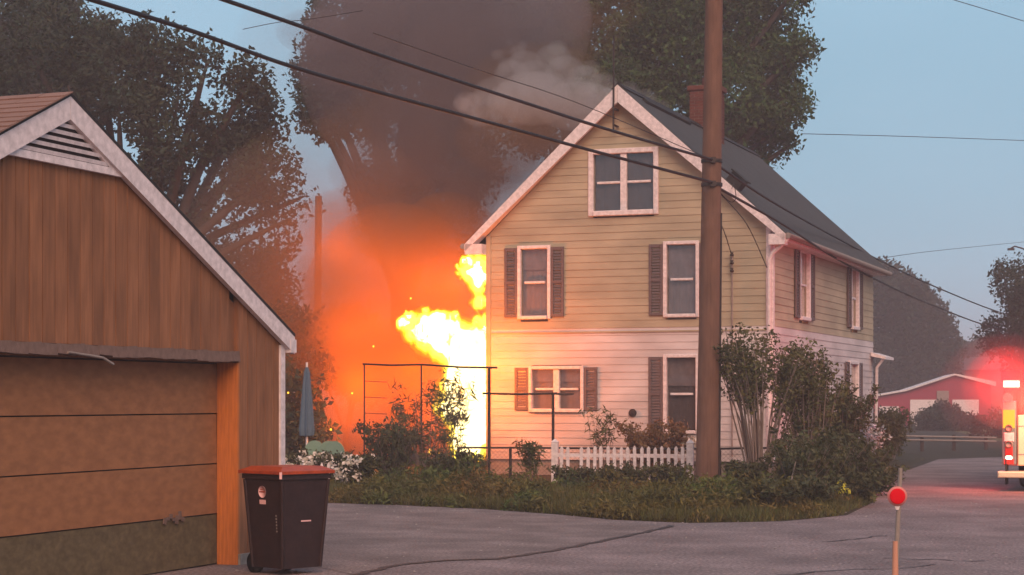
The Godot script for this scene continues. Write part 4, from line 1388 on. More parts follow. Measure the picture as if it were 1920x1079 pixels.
# ---------------------------------------------------------------- utility pole and cables
func cable(label: String, pts: Array, r: float, m := "cable", name := "overhead_cable") -> void:
	var st := mb()
	var fine := []
	for i in pts.size() - 1:
		for k in 6:
			var p0: Vector3 = pts[maxi(i - 1, 0)]
			var p3: Vector3 = pts[mini(i + 2, pts.size() - 1)]
			fine.append((pts[i] as Vector3).cubic_interpolate(pts[i + 1], p0, p3, k / 6.0))
	fine.append(pts[-1])
	tube(st, fine, [r], 6)
	tag(obj(name, st, mats[m]), label, "cable")

func pole_and_wires() -> void:
	var base := Vector3(3.56, 0, -35.0)
	var t := thing("utility_pole", "brown wooden utility pole at the kerb before the house", "utility pole", base)
	var st := mb()
	tube(st, [Vector3(0, -0.2, 0), Vector3(0, 0.3, 0), Vector3(0.07, 5.0, 0), Vector3(0.15, 10.8, 0)], [0.225, 0.215, 0.185, 0.15], 16)
	obj("shaft", st, mats["pole_wood"], t)
	for y in [6.15, 5.72]:
		var bk := mb()
		tube(bk, [Vector3(0.085, y - 0.03, 0.0), Vector3(0.085, y + 0.03, 0.0)], [0.20], 14)
		box(bk, Vector3(0.085, y, 0.22), Vector3(0.10, 0.10, 0.06))
		obj("clamp", bk, mats["iron"], t)
	var cdt := mb()
	tube(cdt, [Vector3(0.21, 0.2, 0.08), Vector3(0.25, 5.2, 0.06)], [0.02], 6)
	obj("conduit", cdt, mats["iron"], t)
	var at1 := base + Vector3(0.085, 6.15, 0.20)
	var at2 := base + Vector3(0.085, 5.74, 0.20)
	cable("thick lower cable sagging from beyond the caption corner to the pole", [P(100, -22, 19.5), P(350, 55, 22.0), P(535, 121, 24.3), P(720, 176, 26.5), P(900, 225, 28.6), P(1100, 280, 31.3), at2], 0.028)
	cable("thick upper cable sagging from the top edge to the pole", [P(380, -14, 20.5), P(560, 48, 22.6), P(720, 106, 24.5), P(1000, 198, 28.7), P(1150, 246, 31.5), at1], 0.026)
	cable("thin faint wire above the two thick cables, ending at the house roof", [P(700, 62, 30.0), P(900, 132, 33.5), P(1080, 192, 36.5), H(5.0, 6.9, 0.4)], 0.008)
	cable("faint wire crossing the sky gap above the caption", [P(455, 55, 40.0), P(520, 42, 40.0), P(580, 36, 40.0), P(680, 20, 40.0)], 0.008)
	cable("upper cable running from the pole past the roof to the far road", [at1 + Vector3(0.1, -0.05, -0.3), P(1444, 376, 38.5), P(1563, 443, 46.0), P(1657, 492, 54.0), P(1761, 541, 66.0), P(1885, 589, 84.0), P(1990, 612, 100.0)], 0.026)
	cable("lower cable running from the pole across the eave to the far road", [at2 + Vector3(0.1, -0.05, -0.3), P(1470, 422, 38.5), P(1558, 479, 44.0), P(1636, 521, 51.0), P(1735, 567, 62.0), P(1868, 616, 80.0), P(1990, 640, 100.0)], 0.026)
	cable("service wire dropping from the pole to the wall insulators", [base + Vector3(0.2, 5.1, 0.1), P(1360, 440, 38.0), H(5.55, 4.85, 0.14)], 0.010)
	cable("service wire slanting from the pole to the corner board", [base + Vector3(0.2, 5.6, 0.0), P(1400, 420, 38.0), H(6.3, 4.55, 0.12)], 0.009)
	cable("looped wire hanging from the pole clamp beside the rake", [base + Vector3(0.15, 5.65, 0.1), P(1368, 378, 35.2), P(1380, 372, 35.3), P(1376, 345, 35.5), H(5.6, 6.2, 0.3)], 0.008)
	cable("thin wire crossing the open sky right of the maple tree".replace("right of", "beside"), [P(1505, 251, 70.0), P(1700, 256, 76.0), P(1930, 264, 84.0)], 0.014)
	cable("thin wire crossing the topmost corner of the blue sky", [P(1770, -6, 60.0), P(1850, 18, 63.0), P(1935, 44, 66.0)], 0.012)
	cable("very thin wire rising over the dusky tree", [P(1662, 483, 55.0), P(1760, 470, 70.0), P(1940, 452, 90.0)], 0.008)
	# the street lamp bracket on the far pole at the edge of the picture
	var fp := thing("far_utility_pole", "distant pole with a bent lamp arm above the roadside tree", "utility pole", P(1932, 750, 92.0) * Vector3(1, 0, 1))
	var s2 := mb()
	tube(s2, [Vector3(0, 0, 0), Vector3(0, 9.2, 0)], [0.16, 0.12], 10)
	obj("shaft", s2, mats["pole_wood"], fp)
	var s3 := mb()
	tube(s3, [Vector3(0, 8.8, 0), Vector3(-0.35, 9.05, 0), Vector3(-0.75, 9.15, 0.1), Vector3(-0.95, 9.05, 0.15)], [0.04], 6)
	box(s3, Vector3(-0.95, 9.0, 0.15), Vector3(0.3, 0.1, 0.18))
	obj("lamp_arm", s3, mats["iron"], fp)

# ---------------------------------------------------------------- fire engine
func fire_truck() -> void:
	var o := P(1877, 750, 38.0) * Vector3(1, 0, 1)
	var t := thing("fire_engine", "rear corner of a red and cream fire engine with lit warning lamps", "fire engine", o, YAW)
	# rear face at z = 0, x to the right, body behind it
	var bd := mb()
	box(bd, Vector3(1.25, 1.35, -3.0), Vector3(2.4, 1.7, 5.9))
	obj("body", bd, mats["truck_red"], t)
	var cab := mb()
	box(cab, Vector3(1.25, 1.5, -7.2), Vector3(2.35, 2.0, 2.3))
	obj("cab", cab, mats["truck_red"], t)
	var rp := mb()
	slab(rp, Vector3(1.33, 1.0, 0.0), Vector3(2.0, 1.0, 0.06), 0.02)
	obj("rear_panel", rp, mats["truck_cream"], t)
	for d in [[0.78, 1.06, 0.05], [1.05, 0.86, 0.14]]:
		var hs := mb()
		slab(hs, Vector3(d[0], d[1], 0.05), Vector3(d[2] * 2.0, 0.03, 0.04), 0.008)
		obj("handle", hs, mats["iron"], t)
	for y in [0.72, 1.28]:
		var sm := mb()
		box(sm, Vector3(1.33, y, 0.032), Vector3(1.98, 0.018, 0.008))
		obj("trim_strip", sm, mats["galvanised"], t)
	var rp2 := mb()
	slab(rp2, Vector3(1.33, 1.83, 0.0), Vector3(2.0, 0.62, 0.06), 0.02)
	obj("rear_shutter", rp2, mats["truck_red"], t)
	var col := mb()
	slab(col, Vector3(0.17, 1.15, 0.02), Vector3(0.27, 1.26, 0.12), 0.02)
	obj("light_column", col, mats["galvanised"], t)
	var sp := mb()
	slab(sp, Vector3(1.2, 0.33, 0.16), Vector3(2.42, 0.12, 0.55), 0.02)
	obj("rear_step", sp, mats["truck_cream"], t)
	# lamps: amber, clear, red and a reversing lamp in the column
	var lamps := [[1.42, 0.30, 0.36, glow("lamp_amber", lc(1.0, 0.42, 0.02), 1.0)], [1.06, 0.26, 0.18, mats["trim"]], [0.78, 0.20, 0.20, mats["truck_red"]], [0.66, 0.16, 0.10, glow("lamp_white", lc(1.0, 0.85, 0.65), 2.2)], [0.58, 0.24, 0.10, glow("lamp_tail", lc(1.0, 0.03, 0.02), 0.9)]]
	for l in lamps:
		var st := mb()
		slab(st, Vector3(0.17, l[0], 0.10), Vector3(l[1] * 0.75, l[2], 0.05), 0.015)
		obj("lamp", st, l[3], t)
	for y in [1.24, 0.92]:
		var st := mb()
		lathe(st, Vector3(0.17, y, 0.10), [Vector2(0, 0.05), Vector2(0.06, 0.045), Vector2(0.09, 0.0)], 14, Basis(Vector3.RIGHT, Vector3.BACK, Vector3.DOWN))
		obj("round_lamp", st, mats["old_trim"], t)
	var rl := mb()
	lathe(rl, Vector3(0.15, 1.84, 0.10), [Vector2(0, 0.06), Vector2(0.08, 0.05), Vector2(0.1, 0.0)], 14, Basis(Vector3.RIGHT, Vector3.BACK, Vector3.DOWN))
	obj("round_lamp", rl, glow("lamp_pink", lc(1.0, 0.25, 0.2), 0.5), t)
	# scene lamp on a bracket and the red beacon bar behind it
	var br := mb()
	tube(br, [Vector3(0.36, 1.7, 0.06), Vector3(0.42, 1.95, 0.08), Vector3(0.30, 2.04, 0.1)], [0.02], 6)
	obj("lamp_bracket", br, mats["iron"], t)
	var wl := mb()
	slab(wl, Vector3(0.22, 2.11, 0.12), Vector3(0.30, 0.13, 0.12), 0.03)
	obj("scene_lamp", wl, glow("lamp_scene", lc(1.0, 0.86, 0.62), 2.0), t)
	var bb := mb()
	box(bb, Vector3(1.2, 2.12, -0.25), Vector3(2.2, 0.1, 0.4))
	obj("beacon_base", bb, mats["iron"], t)
	for x in [0.18, 0.62, 1.06]:
		var bc := mb()
		tube(bc, [Vector3(x - 0.19, 2.27, -0.2), Vector3(x - 0.17, 2.27, -0.2), Vector3(x + 0.17, 2.27, -0.2), Vector3(x + 0.19, 2.27, -0.2)], [0.08, 0.12, 0.12, 0.08], 14)
		obj("red_beacon", bc, glow("beacon_red", lc(1.0, 0.01, 0.012), 1.6), t)
	for x in [0.35, 2.1]:
		var w := part_node("wheel", t, Vector3(x, 0.48, -1.7))
		var ty := mb()
		lathe(ty, Vector3(0, 0, 0), [Vector2(0.26, -0.13), Vector2(0.44, -0.14), Vector2(0.48, -0.1), Vector2(0.48, 0.1), Vector2(0.44, 0.14), Vector2(0.26, 0.13)], 20, Basis(Vector3.UP, Vector3.LEFT, Vector3.BACK))
		obj("tyre", ty, mats["rubber"], w)
		var rm := mb()
		lathe(rm, Vector3(0, 0, 0), [Vector2(0.0, -0.1), Vector2(0.26, -0.12), Vector2(0.26, 0.12), Vector2(0.0, 0.1)], 16, Basis(Vector3.UP, Vector3.LEFT, Vector3.BACK))
		obj("rim", rm, mats["galvanised"], w)
	var fl := mb()
	slab(fl, Vector3(0.12, 0.38, 0.02), Vector3(0.02, 0.5, 0.4), 0.005)
	obj("mud_flap", fl, mats["rubber"], t)
	# the lamps' own light
	var red := OmniLight3D.new()
	red.name = "beacon_light"
	red.light_color = lc(1.0, 0.004, 0.012)
	red.light_energy = 6.5
	red.light_size = 0.25
	red.omni_range = 90.0
	red.omni_attenuation = 2.0
	red.shadow_enabled = true
	t.add_child(red)
	red.position = Vector3(0.10, 2.2, 0.35)
	var am := OmniLight3D.new()
	am.name = "scene_lamp_light"
	am.light_color = lc(1.0, 0.7, 0.4)
	am.light_energy = 1.0
	am.light_size = 0.12
	am.omni_range = 30.0
	am.omni_attenuation = 2.0
	am.shadow_enabled = true
	t.add_child(am)
	am.position = Vector3(0.75, 1.7, 0.7)

# ---------------------------------------------------------------- bin and road marker
func bin_and_marker() -> void:
	var t := thing("wheeled_bin", "tall dark wheeled bin with an orange lid at the garage corner", "bin", P(537, 750, 19.9) * Vector3(1, 0, 1), -PI * 0.25)
	var top := 0.31
	var bot := 0.245
	var y0 := 0.07
	var y1 := 1.04
	var st := mb()
	var ring := func(r, y): return [Vector3(-r, y, -r), Vector3(r, y, -r), Vector3(r, y, r), Vector3(-r, y, r)]
	hexa(st, ring.call(bot, y0) + ring.call(top, y1))
	obj("body", st, mats["bin_body"], t)
	var rim := mb()
	box(rim, Vector3(0, y1 - 0.03, 0), Vector3(top * 2 + 0.035, 0.05, top * 2 + 0.035))
	obj("rim", rim, mats["bin_body"], t)
	# vertical corner ribs and a lower band
	var rb := mb()
	for c in [Vector2(-1, 1), Vector2(1, 1), Vector2(1, -1)]:
		tube(rb, [Vector3(c.x * bot, y0, c.y * bot), Vector3(c.x * (top - 0.004), y1 - 0.06, c.y * (top - 0.004))], [0.02, 0.02], 6)
	obj("corner_rib", rb, mats["bin_body"], t)
	var ld := mb()
	var l := top + 0.045
	hexa(ld, [Vector3(-l, y1, -l), Vector3(l, y1, -l), Vector3(l, y1, l), Vector3(-l, y1, l), Vector3(-l, y1 + 0.03, -l), Vector3(l, y1 + 0.03, -l), Vector3(l, y1 + 0.03, l), Vector3(-l, y1 + 0.03, l)])
	hexa(ld, [Vector3(-l, y1 + 0.03, -l), Vector3(l, y1 + 0.03, -l), Vector3(l, y1 + 0.03, l), Vector3(-l, y1 + 0.03, l), Vector3(-l + 0.1, y1 + 0.075, -l + 0.1), Vector3(l - 0.1, y1 + 0.075, -l + 0.1), Vector3(l - 0.1, y1 + 0.075, l - 0.1), Vector3(-l + 0.1, y1 + 0.075, l - 0.1)])
	obj("lid", ld, mats["bin_lid"], t)
	# handle bar at the back edge, towards the garage door
	var hb := mb()
	tube(hb, [Vector3(-top - 0.10, y1 + 0.0, -0.24), Vector3(-top - 0.10, y1 + 0.0, 0.24)], [0.016], 8)
	for z in [-0.22, 0.22]:
		box(hb, Vector3(-top - 0.05, y1, z), Vector3(0.11, 0.03, 0.03))
	obj("handle", hb, mats["bin_body"], t)
	for z in [-0.2, 0.2]:
		var w := mb()
		lathe(w, Vector3(-bot - 0.02, 0.11, z), [Vector2(0, -0.03), Vector2(0.11, -0.03), Vector2(0.11, 0.03), Vector2(0, 0.03)], 16, Basis(Vector3.UP, Vector3.BACK, Vector3.RIGHT))
		obj("wheel", w, mats["rubber"], t)
	# printed marks: round emblem over a small bar, a string of letters, a dash; the face towards the camera's left is +z ... turned by 45 degrees
	var lean := atan2(top - bot, y1 - y0)
	var fx := Transform3D(Basis(Vector3.RIGHT, lean), Vector3(0, 0.5 * (y0 + y1), 0.5 * (bot + top) + 0.003))
	var em := mb()
	lathe(em, fx * Vector3(-0.02, 0.30, 0.0), [Vector2(0.0, 0.003), Vector2(0.062, 0.003), Vector2(0.062, 0.0)], 20, fx.basis * Basis(Vector3.RIGHT, Vector3.BACK, Vector3.DOWN))
	obj("emblem", em, mats["sticker"], t)
	var eb := mb()
	box(eb, fx * Vector3(-0.02, 0.30, 0.004), Vector3(0.09, 0.012, 0.002), fx.basis)
	box(eb, fx * Vector3(-0.02, 0.325, 0.004), Vector3(0.05, 0.008, 0.002), fx.basis)
	obj("emblem_bar", eb, mats["bin_lid"], t)
	var ec := mb()
	box(ec, fx * Vector3(-0.02, 0.195, 0.002), Vector3(0.10, 0.045, 0.004), fx.basis)
	obj("emblem_plate", ec, mats["sticker"], t)
	var gx := Transform3D(Basis(Vector3.UP, PI * 0.5) * Basis(Vector3.RIGHT, lean), Vector3(0.5 * (bot + top) + 0.003, 0.5 * (y0 + y1), 0))
	var ds := mb()
	box(ds, gx * Vector3(0.03, 0.0, 0.002), Vector3(0.13, 0.014, 0.003), gx.basis)
	obj("label_dash", ds, mats["sticker"], t)
	var tx := mb()
	for k in 6:
		box(tx, fx * Vector3(0.19, 0.06 - k * 0.032, 0.002), Vector3(0.014 + 0.006 * (k % 2), 0.016, 0.003), fx.basis)
	obj("serial_print", tx, mats["old_trim"], t).set_meta("kind", "stuff")
	var lt := mb()
	box(lt, Vector3(top + 0.043, y1 - 0.01, top + 0.043), Vector3(0.025, 0.07, 0.025), Basis(Vector3.UP, PI * 0.25))
	obj("lid_latch", lt, mats["sticker"], t)
	# reflector marker at the road side
	var z := 19.0
	var b := P(1679, 1090, z)
	var m := thing("road_marker", "thin road marker post with a round red reflector", "marker post", Vector3(b.x, 0, b.z))
	var ps := mb()
	var topp := P(1689, 878, z) - Vector3(b.x, 0, b.z)
	tube(ps, [Vector3(0, 0, 0), topp * Vector3(0.4, 0.4, 0), topp * Vector3(1, 1, 0)], [0.030, 0.026, 0.022], 8)
	obj("post", ps, mat("marker_post", lc(0.30, 0.25, 0.22), 0.7, Vector3(6, 1, 6)), m)
	var c := P(1682, 931, z) - Vector3(b.x, 0, b.z)
	var dk := mb()
	var face := Basis(Vector3.RIGHT, Vector3.BACK, Vector3.DOWN)
	lathe(dk, c + Vector3(0, 0, 0.02), [Vector2(0, 0.0), Vector2(0.098, 0.0), Vector2(0.098, 0.014), Vector2(0.0, 0.015)], 28, face)
	obj("reflector_backing", dk, mat("marker_ring", lc(0.62, 0.22, 0.20), 0.5), m)
	var rd := mb()
	lathe(rd, c + Vector3(0, 0, 0.036), [Vector2(0.078, 0.0), Vector2(0.077, 0.006), Vector2(0.072, 0.009), Vector2(0.04, 0.0105), Vector2(0.0, 0.011)], 28, face)
	var rm := mat("reflector_red", lc(0.60, 0.003, 0.012), 0.5)
	rm.metallic_specular = 0.15
	obj("reflector", rd, rm, m)
	var tg := mb()
	hexa(tg, [c + Vector3(-0.012, -0.135, 0.022), c + Vector3(0.012, -0.135, 0.022), c + Vector3(0.012, -0.135, 0.03), c + Vector3(-0.012, -0.135, 0.03), c + Vector3(-0.03, -0.09, 0.022), c + Vector3(0.03, -0.09, 0.022), c + Vector3(0.03, -0.09, 0.03), c + Vector3(-0.03, -0.09, 0.03)])
	obj("mount_plate", tg, mats["trim"], m)
	var bnd := mb()
	tube(bnd, [Vector3(0.0, 0.02, 0), Vector3(0.004, 0.40, 0)], [0.034, 0.031], 10)
	obj("post_sleeve", bnd, mat("marker_sleeve", lc(0.5, 0.24, 0.16), 0.6), m)

# ---------------------------------------------------------------- things in the yard
func yard_things() -> void:
	# closed patio umbrella
	var p := P(575, 750, 38.6) * Vector3(1, 0, 1)
	var u := thing("patio_umbrella", "closed blue patio umbrella standing beside the garage corner", "umbrella", p)
	var st := mb()
	var prof := [Vector2(0.02, 2.46), Vector2(0.05, 2.35), Vector2(0.085, 1.9), Vector2(0.11, 1.5), Vector2(0.13, 1.2), Vector2(0.12, 1.08), Vector2(0.04, 1.06)]
	for i in prof.size() - 1:
		for k in 16:
			var t0 := TAU * k / 16.0
			var t1 := TAU * (k + 1) / 16.0
			var f := func(t, kk): return 1.0 + (0.22 if kk % 2 == 0 else -0.15)
			var r0: float = f.call(t0, k)
			var r1: float = f.call(t1, k + 1)
			quad(st, Vector3(cos(t0) * prof[i].x * r0, prof[i].y, sin(t0) * prof[i].x * r0), Vector3(cos(t1) * prof[i].x * r1, prof[i].y, sin(t1) * prof[i].x * r1),
				Vector3(cos(t1) * prof[i + 1].x * r1, prof[i + 1].y, sin(t1) * prof[i + 1].x * r1), Vector3(cos(t0) * prof[i + 1].x * r0, prof[i + 1].y, sin(t0) * prof[i + 1].x * r0), Vector3(0, (prof[i].y + prof[i + 1].y) * 0.5, 0))
	obj("canopy", st, mats["umbrella_cloth"], u)
	var ps := mb()
	tube(ps, [Vector3(0, 0.1, 0), Vector3(0, 2.55, 0)], [0.022], 8)
	obj("pole", ps, mats["trim"], u)
	var ub := mb()
	lathe(ub, Vector3(0, 0.1, 0), [Vector2(0.25, 0), Vector2(0.25, 0.05), Vector2(0.06, 0.12), Vector2(0.0, 0.12)], 16)
	obj("base", ub, mats["iron"], u)
	# three green plastic chairs seen from behind
	var labels := ["dark green plastic chair nearest the umbrella, behind the roses", "middle green plastic chair behind the roses", "pale green plastic chair farthest from the umbrella, behind the roses"]
	var first: Node3D
	for i in 3:
		var at := P([592, 612, 634][i], 750, [38.4, 38.0, 37.8][i]) * Vector3(1, 0, 1) + Vector3(0, 0.15, 0)
		var c: Node3D
		if first == null:
			c = thing("plastic_chair", labels[0], "chair", at, PI, "green chairs in the yard")
			first = c
			var bk := mb()
			var pr := []
			for k in 13:
				var a := PI * k / 12.0
				pr.append(Vector3(cos(a) * 0.21, 0.62 + sin(a) * 0.22, -0.2))
			for k in 12:
				hexa(bk, [Vector3(0, 0.5, -0.21), pr[k] + Vector3(0, 0, -0.03), pr[k] + Vector3(0, 0, -0.01), Vector3(0, 0.5, -0.19), Vector3(0, 0.501, -0.21), pr[k + 1] + Vector3(0, 0, -0.03), pr[k + 1] + Vector3(0, 0, -0.01), Vector3(0, 0.501, -0.19)])
			box(bk, Vector3(0, 0.53, -0.21), Vector3(0.41, 0.19, 0.022))
			obj("backrest", bk, mats["green_plastic"], c)
			var se := mb()
			slab(se, Vector3(0, 0.42, 0), Vector3(0.44, 0.03, 0.42), 0.01)
			obj("seat", se, mats["green_plastic"], c)
			for q in [Vector2(-1, -1), Vector2(1, -1), Vector2(1, 1), Vector2(-1, 1)]:
				var lg := mb()
				tube(lg, [Vector3(q.x * 0.22, 0.0, q.y * 0.21), Vector3(q.x * 0.19, 0.41, q.y * 0.18)], [0.018, 0.024], 6)
				obj("leg", lg, mats["green_plastic"], c)
		else:
			c = first.duplicate()
			c.name = numbered("plastic_chair")
			add_child(c)
			c.position = at
			c.rotation.y = PI + [0.0, 0.3, -0.25][i]
			tag(c, labels[i], "chair", "green chairs in the yard")
	# tall post left of the fire
	var z := 48.6
	var q := P(592, 750, z) * Vector3(1, 0, 1)
	var ft := mb()
	tube(ft, [Vector3(q.x, 0.0, q.z), Vector3(q.x + 0.04, 3.3, q.z), P(597, 368, z)], [0.10, 0.095, 0.085], 12)
	tag(obj("tall_post", ft, mats["pole_wood"]), "tall bare post glowing orange behind the closed umbrella", "post")

# ---------------------------------------------------------------- fire
func fire() -> void:
	var f := thing("house_fire", "bright yellow flames climbing the side wall of the house", "fire", P(870, 750, 43.6) * Vector3(1, 0, 1))
	var z := 43.4
	var balls := []
	for r in [[862, 648, 40], [822, 634, 36], [790, 618, 25], [768, 606, 15], [895, 668, 38], [898, 710, 38], [896, 750, 38], [893, 790, 34], [888, 825, 28], [884, 852, 17], [875, 705, 30], [856, 735, 30], [862, 785, 28], [842, 765, 20], [866, 835, 22], [850, 825, 14], [905, 630, 16],
			[901, 598, 11], [897, 565, 13], [891, 535, 16], [883, 508, 17], [873, 492, 13], [895, 490, 14], [866, 515, 10], [900, 520, 14], [812, 602, 14], [840, 612, 16], [800, 586, 9], [826, 590, 9], [772, 592, 8], [757, 600, 8], [848, 592, 8], [883, 476, 8], [868, 482, 7], [900, 474, 7], [858, 500, 6], [900, 640, 22], [845, 860, 10]]:
		balls.append([P(r[0], r[1], z + rf(-0.25, 0.25)), r[2] / 3600.0 * z])
	var lo := P(725, 880, z) + Vector3(0, 0, -0.95)
	var h := 0.055
	var cells := Vector3i(46, 94, 32)
	var field := PackedFloat32Array()
	field.resize(cells.x * cells.y * cells.z)
	var n1 := FastNoiseLite.new()
	n1.seed = 11
	n1.frequency = 1.1
	n1.fractal_octaves = 3
	var n2 := FastNoiseLite.new()
	n2.seed = 12
	n2.frequency = 3.2
	n2.fractal_octaves = 2
	for k in cells.z:
		for j in cells.y:
			for i in cells.x:
				var p := lo + Vector3(i, j, k) * h
				var wp := Vector3(p.x * 1.4, p.y * 0.55, p.z * 1.4)
				p += Vector3(n1.get_noise_3dv(wp), n1.get_noise_3dv(wp + Vector3(9, 3, 1)) * 0.6, n1.get_noise_3dv(wp + Vector3(3, 7, 5))) * 0.20 + Vector3(n2.get_noise_3dv(wp), n2.get_noise_3dv(wp + Vector3(5, 1, 2)), n2.get_noise_3dv(wp + Vector3(1, 8, 3))) * 0.10
				var s := 0.0
				for b in balls:
					var d2: float = p.distance_squared_to(b[0]) / (b[1] * b[1])
					if d2 < 3.0:
						s += (1.0 - d2 / 3.0) * (1.0 - d2 / 3.0)
				var edge := mini(mini(mini(i, cells.x - 1 - i), mini(j, cells.y - 1 - j)), mini(k, cells.z - 1 - k))
				field[(k * cells.y + j) * cells.x + i] = s if edge > 0 else 0.0
	var layers := [["flame_core", 0.95, glow("flame_core", lc(1.0, 0.93, 0.64), 13.0)], ["flame_body", 0.66, glow("flame_inner", lc(1.0, 0.88, 0.16), 2.6, 0.6)], ["flame_body", 0.48, glow("flame_body", lc(1.0, 0.85, 0.10), 2.0, 0.45)], ["flame_body", 0.34, glow("flame_outer", lc(1.0, 0.68, 0.012), 1.3, 0.36)], ["flame_fringe", 0.20, glow("flame_fringe", lc(1.0, 0.36, 0.004), 0.8, 0.28)], ["flame_fringe", 0.09, glow("flame_haze", lc(1.0, 0.22, 0.003), 0.5, 0.16)]]
	for l in layers:
		var o := MeshInstance3D.new()
		o.name = l[0]
		o.mesh = iso_mesh(lo - f.position, cells, h, field, l[1], l[2])
		f.add_child(o, true)
	# small licks burning in the bush
	for r in [[818, 880, 8, 38.6], [822, 858, 5, 38.8], [806, 850, 4, 38.8], [1000, 875, 0, 0]]:
		if r[2] == 0:
			continue
		var st := mb()
		var c := P(r[0], r[1], r[3]) - f.position
		var rad: float = r[2] / 3600.0 * r[3]
		lathe(st, c - Vector3(0, rad, 0), [Vector2(0, 0), Vector2(rad * 0.8, rad * 0.5), Vector2(rad, rad), Vector2(rad * 0.5, rad * 2.2), Vector2(0.0, rad * 3.2)], 10)
		obj("flame_lick", st, glow("flame_lick", lc(1.0, 0.45, 0.03), 1.8), f)
	for r in [[540, 737, 44.0], [620, 806, 40.0], [660, 738, 43.0], [700, 650, 44.0], [770, 560, 44.0]]:
		var st := mb()
		box(st, P(r[0], r[1], r[2]) - f.position, Vector3.ONE * 0.03, Basis(Vector3(1, 1, 0).normalized(), 0.7))
		obj("flame_spark", st, mats["flame_lick"], f)
	# the fire's light: just outside the flames, towards the smoke, the yard and the wall
	for r in [[P(845, 620, 46.6), 7.0], [P(770, 690, 47.0), 7.0], [P(850, 530, 47.0), 6.5], [P(705, 600, 47.2), 7.0], [P(790, 530, 47.4), 6.5], [P(670, 720, 46.6), 7.0], [P(700, 500, 47.6), 4.0], [P(635, 470, 47.2), 5.0], [P(650, 620, 46.9), 5.0], [P(840, 760, 46.2), 7.0], [P(640, 790, 45.6), 4.0], [P(740, 790, 45.2), 5.0], [P(872, 690, 40.9), 8.0]]:
		var l := OmniLight3D.new()
		l.name = "fire_light"
		l.light_color = lc(1.0, 0.20, 0.008)
		l.light_energy = r[1] * 1.1
		l.light_size = 0.8 if r[0].z < -42.0 else 0.3
		l.omni_range = 120.0
		l.omni_attenuation = 2.0
		l.shadow_enabled = true
		f.add_child(l, true)
		l.position = r[0] - f.position

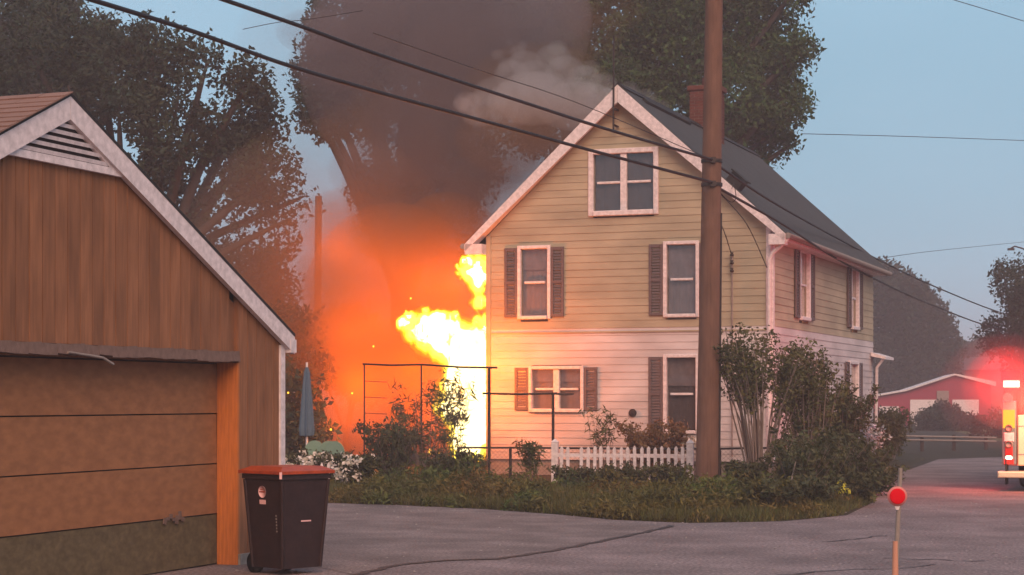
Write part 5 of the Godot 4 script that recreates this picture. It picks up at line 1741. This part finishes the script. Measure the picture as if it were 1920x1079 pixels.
# ---------------------------------------------------------------- smoke
func smoke() -> void:
	var s := thing("smoke_plume", "brown smoke rolling up and away from the fire over the trees", "smoke")
	s.set_meta("kind", "stuff")
	var thick := FogMaterial.new()
	thick.albedo = lc(0.52, 0.26, 0.09)
	thick.density = 0.42
	var thin := FogMaterial.new()
	thin.albedo = lc(0.48, 0.26, 0.10)
	thin.density = 0.085
	var wisp := FogMaterial.new()
	wisp.albedo = lc(0.55, 0.45, 0.44)
	wisp.density = 0.035
	var mauve := FogMaterial.new()
	mauve.albedo = lc(0.36, 0.28, 0.29)
	mauve.density = 0.21
	var drift := FogMaterial.new()
	drift.albedo = lc(0.46, 0.30, 0.30)
	drift.density = 0.16
	var sooty := FogMaterial.new()
	sooty.albedo = lc(0.42, 0.20, 0.06)
	sooty.density = 0.055
	var steam := FogMaterial.new()
	steam.albedo = lc(0.86, 0.84, 0.86)
	steam.density = 0.27
	var list := [ # px, py, distance, radius x px, radius y px, depth m, material
			[740, 580, 47.5, 175, 200, 2.6, thick], [790, 350, 48.5, 150, 200, 2.4, mauve], [770, 120, 49.5, 210, 230, 3.0, mauve], [840, 700, 47.5, 130, 170, 2.2, thick], [700, 740, 48.0, 110, 150, 2.0, thick], [840, 480, 47.6, 110, 120, 1.8, thick],
			[880, 200, 48.5, 160, 190, 2.4, mauve], [930, 40, 50.0, 180, 180, 3.0, mauve], [690, 520, 47.2, 130, 190, 2.0, thin], [640, 560, 47.2, 150, 210, 2.2, sooty], [600, 600, 47.0, 170, 230, 2.6, sooty], [570, 640, 46.4, 210, 260, 2.6, sooty], [600, 520, 46.6, 260, 300, 2.8, sooty], [660, 700, 47.4, 120, 170, 2.0, thin], [560, 180, 62.0, 140, 230, 3.0, wisp], [500, 480, 46.0, 190, 210, 2.6, wisp], [1010, 190, 47.0, 150, 110, 2.0, thin],
			[1000, 310, 47.5, 150, 130, 1.8, mauve], [940, 400, 47.5, 120, 120, 1.8, mauve], [1080, 260, 47.8, 110, 90, 1.6, mauve], [760, 820, 36.6, 170, 130, 1.0, wisp], [1890, 724, 37.4, 34, 32, 0.35, drift], [1886, 722, 37.4, 56, 50, 0.6, drift], [1890, 728, 37.4, 85, 80, 0.9, drift], [1888, 735, 37.4, 130, 110, 1.3, wisp],
			[985, 720, 40.6, 170, 190, 1.3, wisp], [900, 700, 40.4, 110, 220, 1.2, thin],
			[1000, 185, 45.0, 75, 50, 1.0, steam], [1085, 200, 45.0, 85, 46, 1.0, steam], [960, 260, 45.2, 110, 70, 1.2, thin], [1010, 230, 45.4, 110, 60, 1.2, thin]]
	# the pale steam over the roof: many small puffs that thin out to the side
	var puffs := [[925, 175, 34], [960, 140, 34], [985, 118, 30], [1000, 150, 40], [1038, 108, 32], [1060, 135, 36], [1020, 170, 44], [1095, 150, 34], [1130, 165, 30], [1080, 180, 44], [1150, 185, 26], [1180, 172, 22], [1210, 185, 20], [1240, 200, 16], [960, 195, 44], [900, 205, 36], [1045, 90, 18], [970, 98, 16], [1105, 128, 18]]
	for i in 26:
		var q: Array = puffs[rng.randi() % puffs.size()]
		puffs.append([q[0] + rf(-30, 30), q[1] + rf(-22, 26), q[2] * rf(0.35, 0.7)])
	for p in puffs:
		list.append([p[0], p[1], 45.0 + rf(-0.6, 0.6), p[2] * rf(0.9, 1.2), p[2] * rf(0.75, 1.0), p[2] / 75.0, steam])
	# ragged edges of the brown column
	for p in [[640, 420, 70], [610, 520, 60], [690, 320, 60], [650, 240, 50], [620, 120, 70], [700, 210, 55], [590, 60, 60], [950, 300, 60], [960, 200, 50], [980, 60, 70], [900, 330, 60], [870, 390, 60], [720, 430, 60], [600, 640, 50], [625, 580, 45], [610, 720, 45], [640, 470, 45], [590, 560, 40], [665, 400, 50], [570, 700, 40], [1040, 30, 60], [680, 30, 70], [1085, 30, 50], [1120, 70, 42], [1075, 90, 50], [1150, 20, 50]]:
		list.append([p[0], p[1], 47.6 + rf(-0.8, 0.8), p[2] * rf(0.9, 1.3), p[2] * rf(0.7, 1.1), p[2] / 60.0, mauve if p[2] > 55 else (sooty if p[0] < 680 and p[1] > 380 else thin)])
	for r in list:
		var v := FogVolume.new()
		v.name = "smoke_billow"
		v.shape = RenderingServer.FOG_VOLUME_SHAPE_ELLIPSOID
		var d: float = r[2]
		v.size = Vector3(r[3] / 3600.0 * d * 2.0, r[4] / 3600.0 * d * 2.0, r[5] * 2.0)
		v.material = r[6]
		s.add_child(v, true)
		v.position = P(r[0], r[1], d)
